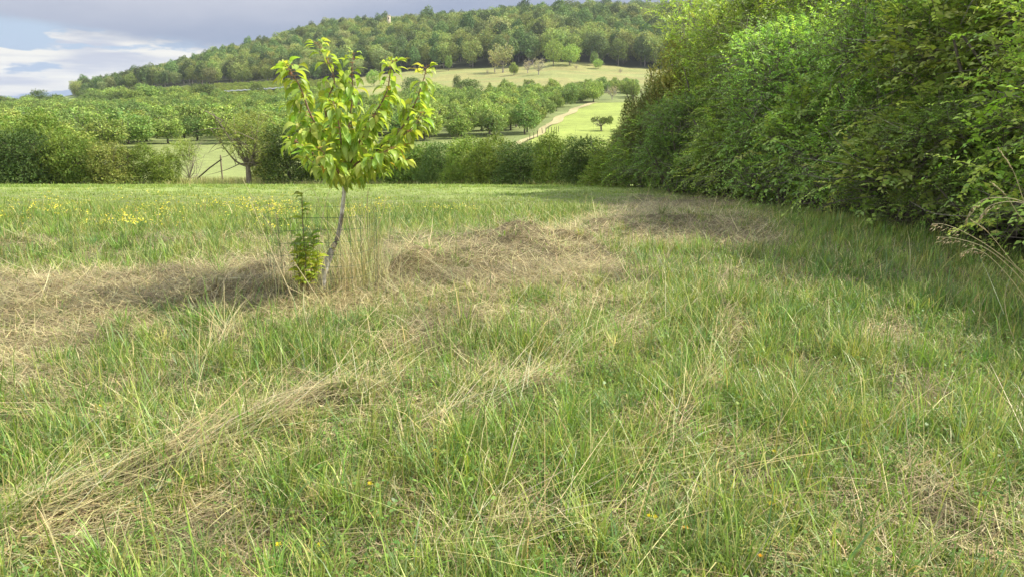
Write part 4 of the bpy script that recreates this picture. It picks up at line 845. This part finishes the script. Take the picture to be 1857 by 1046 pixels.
def seedling():
    r = np.random.default_rng(8); Y0 = 5.75; b = np.array(at(553, 522, Y0)); b[2] = gzs(b[0], Y0); root = empty('leafy_seedling', b); tag(root, 'slim upright seedling with dark top leaves and yellow lower leaves beside the cherry trunk', 'seedling')
    def P(px, py, dy=0): return np.array(at(px, py, Y0 + dy)) - b
    w = Buf(); l = Buf(); allp = []
    for pts in ([P(556, 525), P(553, 470), P(550, 420), P(548, 385), P(548, 355)], [P(560, 525, .05), P(566, 480, .08), P(568, 445, .08), P(566, 425, .06)], [P(547, 525, -.05), P(540, 480, -.06), P(537, 440, -.06)], [P(552, 525, -.08), P(554, 480, -.1), P(556, 440, -.1)], [P(558, 525, .0), P(572, 490, .0), P(577, 462, 0)], [P(550, 525, .0), P(545, 470, .1), P(546, 430, .12)]):
        sp = spline(pts, 6); tube(w, sp, np.linspace(.007, .0025, len(sp)), (.25, .20, .10), 6); allp.append(sp)
    for j, sp in enumerate(allp):
        n = 58 if j == 0 else 40; t = np.linspace(.12, 1, n) + r.normal(0, .01, n); t = np.clip(t, 0, 1); s = t * (len(sp) - 1); i = np.minimum(s.astype(int), len(sp) - 2); f = (s - i)[:, None]; pos = sp[i] * (1 - f) + sp[i + 1] * f
        a = np.arange(n) * 2.4 + j + r.normal(0, .4, n); out = np.stack([np.cos(a), np.sin(a), np.full(n, .35)], 1); d = nrm(out + [0, 0, .1]); nn = nrm(np.array([0, 0, 1.]) - out * .3 + r.normal(0, .15, (n, 3)))
        hi = (pos[:, 2] > .42)[:, None]; c = np.where(hi, pick([(.26, .37, .08), (.30, .40, .09)], n, r), pick([(.38, .45, .08), (.46, .48, .09), (.32, .42, .08)], n, r)); sz = np.where(hi[:, 0], .105, .10) * r.uniform(.75, 1.15, n)
        if j == 0: keep = (pos[:, 2] < .42) | (np.arange(n) % 3 == 0); pos, d, nn, sz, c = pos[keep], d[keep], nn[keep], sz[keep], c[keep]
        put_leaves(l, pos, d, nn, sz, c, r, .36)
    w.obj('stem', M_BARK, root, True); l.obj('leaves', M_CHERRY, root, True)
seedling()
def guard():
    """open cylinder of green wire mesh round the young tree"""
    c = np.array(at(592, 530, 6.0)); c[2] = gzs(c[0], 6.0); root = empty('wire_tree_guard', c); tag(root, 'dark green wire mesh guard standing round the young cherry trunk', 'tree guard')
    rad = .40; n = 26; H = .70; b = Buf(); r = np.random.default_rng(4); ang = np.linspace(0, 6.283, n, endpoint=False); rr = rad * (1 + .10 * np.sin(ang * 2 + .6) + r.normal(0, .01, n))
    for a, q in zip(ang, rr): tube(b, [[math.cos(a) * q, math.sin(a) * q, -.03], [math.cos(a) * q * 1.01, math.sin(a) * q, H * .5], [math.cos(a) * q * 1.03, math.sin(a) * q * 1.02, H + r.normal(0, .01)]], .0013, (.05, .09, .06), 4)
    b.obj('upright_wires', M_WIRE, root); b = Buf()
    for k in range(8):
        z = k / 7 * (H - .01); pts = [[math.cos(a) * q * (1 + .03 * z), math.sin(a) * q, z + .008 * math.sin(3 * a)] for a, q in zip(ang, rr)]; pts.append(pts[0]); tube(b, pts, .0012, (.05, .09, .06), 4)
    b.obj('ring_wires', M_WIRE, root)
guard()
def dry_tuft():
    """uncut dry stalks standing inside and behind the guard"""
    r = np.random.default_rng(9); b = Buf(); root = empty('dry_grass_tuft', (0, 0, 0))
    for (px, py, sp, n, hl, hh, tilt) in ((600, 530, 40, 260, .25, .62, .18), (650, 525, 22, 330, .4, .95, .12), (672, 515, 18, 120, .5, .98, .14), (690, 520, 26, 150, .25, .6, .35), (590, 545, 60, 330, .12, .4, .5), (540, 535, 25, 90, .3, .8, .2), (508, 540, 6, 14, .8, 1.0, .1), (720, 540, 35, 140, .15, .4, .6)):
        n = int(n * .62); X, Y = on_ground(px, py); s = sp * Y / 1326 * 1.2; x = X + r.normal(0, s, n) * .7; y = Y + r.normal(0, .16, n); t0 = np.abs(r.normal(tilt * .6, tilt * 1.5, n)); L = r.uniform(hl, hh, n)
        blades(b, np.stack([x, y, gz(x, y)], 1), r.random(n) * 6.28, L, r.uniform(.0022, .0045, n), t0, t0 + np.abs(r.normal(.35, .5, n)), pick([(.30, .36, .12), (.62, .54, .30), (.55, .47, .22), (.66, .60, .36), (.45, .42, .16)], n, r, .12), 3)
    # long stems bent over with fine heads
    for pts, Yd in (([(585, 525), (580, 440), (590, 370), (603, 340), (622, 352)], 5.8), ([(600, 525), (620, 450), (590, 400), (568, 345), (548, 350)], 5.9), ([(625, 540), (655, 440), (668, 350), (672, 345)], 6.1), ([(665, 520), (668, 440), (666, 340)], 6.1), ([(590, 560), (530, 470), (470, 380), (440, 325)], 5.4), ([(540, 560), (490, 450), (452, 360)], 5.2), ([(505, 560), (506, 470), (500, 385)], 5.6), ([(640, 520), (690, 400), (700, 350)], 6.2), ([(610, 530), (660, 430), (640, 380)], 5.8), ([(650, 530), (645, 430), (652, 365)], 6.0)):
        sp = spline([at(px, py, Yd) for px, py in pts], 6); tube(b, sp, np.linspace(.003, .0014, len(sp)), (.60, .52, .30), 4)
    o = b.obj('dry_stalks', M_STRAW, None); bpy.data.objects.remove(root); o.name = 'dry_grass_tuft'
    tag(o, 'uncut tuft of tall dry pale stalks standing round the cherry trunk', 'dry grass', kind='stuff')
dry_tuft()
def brome():
    """tall seeding grass at the right edge: arching stems with drooping spikelets"""
    r = np.random.default_rng(10); stems = [([(1905, 570), (1857, 500), (1800, 452), (1750, 422), (1715, 408), (1690, 406)], 'a'), ([(1905, 590), (1855, 510), (1795, 455), (1740, 434), (1698, 430)], 'a'), ([(1895, 610), (1855, 535), (1805, 475), (1770, 452), (1745, 458)], 'a'),
        ([(1930, 400), (1860, 368), (1820, 359), (1785, 362), (1763, 378), (1753, 398)], 'a'), ([(1935, 410), (1870, 374), (1830, 366), (1795, 374), (1778, 392)], 'a'), ([(1885, 430), (1857, 365), (1838, 312), (1811, 271)], 'b'), ([(1915, 450), (1857, 402), (1825, 356), (1797, 331)], 'b'), ([(1850, 640), (1830, 590), (1822, 540), (1835, 490)], 'c'), ([(1895, 540), (1840, 480), (1795, 425), (1762, 400)], 'b')]
    lab = ['brome stalk whose drooping head reaches furthest left of all', 'brome stalk with its head just below the furthest reaching one', 'brome stalk with a short head held highest of the lower three', 'pale arching brome stalk with a long fringe of spikelets', 'arching brome stalk ending in the middle of the fringe', 'tall upright stalk with narrow tan head, topmost at the edge', 'narrow headed stalk crossing the arching brome stalks', 'slender greenish stalk standing before the brome stalks', 'pale narrow headed stalk rising between the drooping brome heads']
    for k, (pts, ty) in enumerate(stems):
        Yd = 4.1 + .07 * (k % 4); W = np.array([at(px, py, Yd) for px, py in pts]); b0 = W[0].copy(); g = gzs(b0[0], Yd); W = np.vstack([[b0[0] + .05, Yd, g], W]) if b0[2] > g + .1 else W
        o = empty('brome_stalk', (W[0][0], W[0][1], g)); tag(o, lab[k], 'grass stalk', 'tall seeding grass stalks at the field edge'); W = W - np.array([W[0][0], W[0][1], g])
        sp = spline(W, 8); b = Buf(); tube(b, sp, np.linspace(.0026, .001, len(sp)), (.50, .43, .25), 5); b.obj('stem', M_STRAW, o); h = Buf(); n = {'a': 34, 'b': 40, 'c': 26}[ty]; t = r.uniform(.66 if ty == 'a' else .76, 1, n); s = t * (len(sp) - 1); i = np.minimum(s.astype(int), len(sp) - 2); f = (s - i)[:, None]; pos = sp[i] * (1 - f) + sp[i + 1] * f; tg = nrm(sp[i + 1] - sp[i])
        if ty == 'a': d = nrm(tg * .8 + np.array([-.1, 0, -.75]) + r.normal(0, .22, (n, 3))); pos = pos + np.array([0, 0, -1.]) * (r.random(n) * .03)[:, None]; sz = r.uniform(.02, .034, n); wd = .085
        else: d = nrm(tg + r.normal(0, .18, (n, 3))); sz = r.uniform(.012, .022, n); wd = .13
        T = np.array([[0, 0, 0], [wd, .35, 0], [0, 1, 0], [-wd, .35, 0], [0, .4, wd], [0, .4, -wd]]); F = np.array([[0, 1, 4], [1, 2, 4], [2, 3, 4], [3, 0, 4], [0, 5, 1], [1, 5, 2], [2, 5, 3], [3, 5, 0]])
        place(h, T, F, pos, frames(d, np.tile([0., .9, .3], (n, 1))), sz, pick([(.50, .40, .22), (.58, .48, .28), (.42, .33, .18)] if ty != 'c' else [(.25, .30, .14)], n, r)); h.obj('seed_head', M_STRAW, o)
brome()
def flowers():
    r = np.random.default_rng(6); T = np.array([[0, 0, 0], [.22, .6, .12], [0, 1, .2], [-.22, .6, .12]]); F = np.array([[0, 1, 2, 3]])
    S = [(790, 829, 'yellow vetch flower standing alone near the middle of the foreground'), (672, 890, 'yellow flower above feathery leaves low left of the middle'), (1186, 953, 'yellow flower near the bottom edge right of the middle'), (1403, 830, 'yellow flower in the green grass of the right foreground'), (1397, 926, 'yellow flower below the one in the right foreground grass'),
         (1243, 972, 'orange yellow flower beside the pair near the bottom edge'), (1377, 1026, 'small orange flower at the very bottom of the grass'), (506, 1003, 'yellow flower in dry straw near the bottom left'), (582, 1004, 'second yellow flower in the straw near the bottom left'), (184, 743, 'yellow green flower in the lush grass at the left'), (1176, 950, 'tiny yellow bud close beside the yellow flower near the bottom edge')]
    for px, py, lab in S:
        x, y = on_ground(px, py + 14); z = gzs(x, y); H = .08 + .06 * r.random(); P = np.array(at(px, py, y)); H = max(P[2] - z, .06); o = empty('yellow_flower', (x, y, z)); tag(o, lab, 'flower', 'small yellow flowers dotted in the foreground')
        b = Buf(); e = np.array([P[0] - x, 0, H]); tube(b, spline([(0, 0, -.01), e * .5 + [.004, 0, 0], e], 4), .0012, (.16, .26, .07), 5); b.obj('stem', M_GRASS, o); h = Buf(); n = 9; a = np.arange(n) * 6.283 / 5; q = np.stack([np.cos(a), np.sin(a), np.where(np.arange(n) < 5, .2, 1.1)], 1)
        col = (.85, .45, .03) if 'orange' in lab else (.85, .70, .03); place(h, T, F, np.tile(e, (n, 1)), frames(nrm(q), np.tile([0, -.2, 1.], (n, 1)) + r.normal(0, .1, (n, 3))), np.full(n, .010 if 'tiny' in lab or 'small' in lab else .015), np.tile(col, (n, 1))); h.obj('petals', M_GRASS, o)
flowers()
def haze(density=.00011):
    b = Buf(); x0, x1, y0, y1, z0, z1 = -1950, 1950, -60, 2750, -40, 130
    box(b, ((x0 + x1) / 2, (y0 + y1) / 2, (z0 + z1) / 2), (x1 - x0, y1 - y0, z1 - z0), (1, 1, 1))
    m = bpy.data.materials.new('haze'); m.use_nodes = True; nt = m.node_tree; nt.nodes.clear()
    v = nt.nodes.new('ShaderNodeVolumePrincipled'); v.inputs['Color'].default_value = (.80, .88, 1, 1); v.inputs['Density'].default_value = density; v.inputs['Anisotropy'].default_value = .2
    o = nt.nodes.new('ShaderNodeOutputMaterial'); nt.links.new(v.outputs[0], o.inputs['Volume'])
    tag(b.obj('haze', m), 'thin summer haze in the air over the valley', 'haze', kind='stuff')
haze()
print('polys', sum(len(m.polygons) for m in bpy.data.meshes))
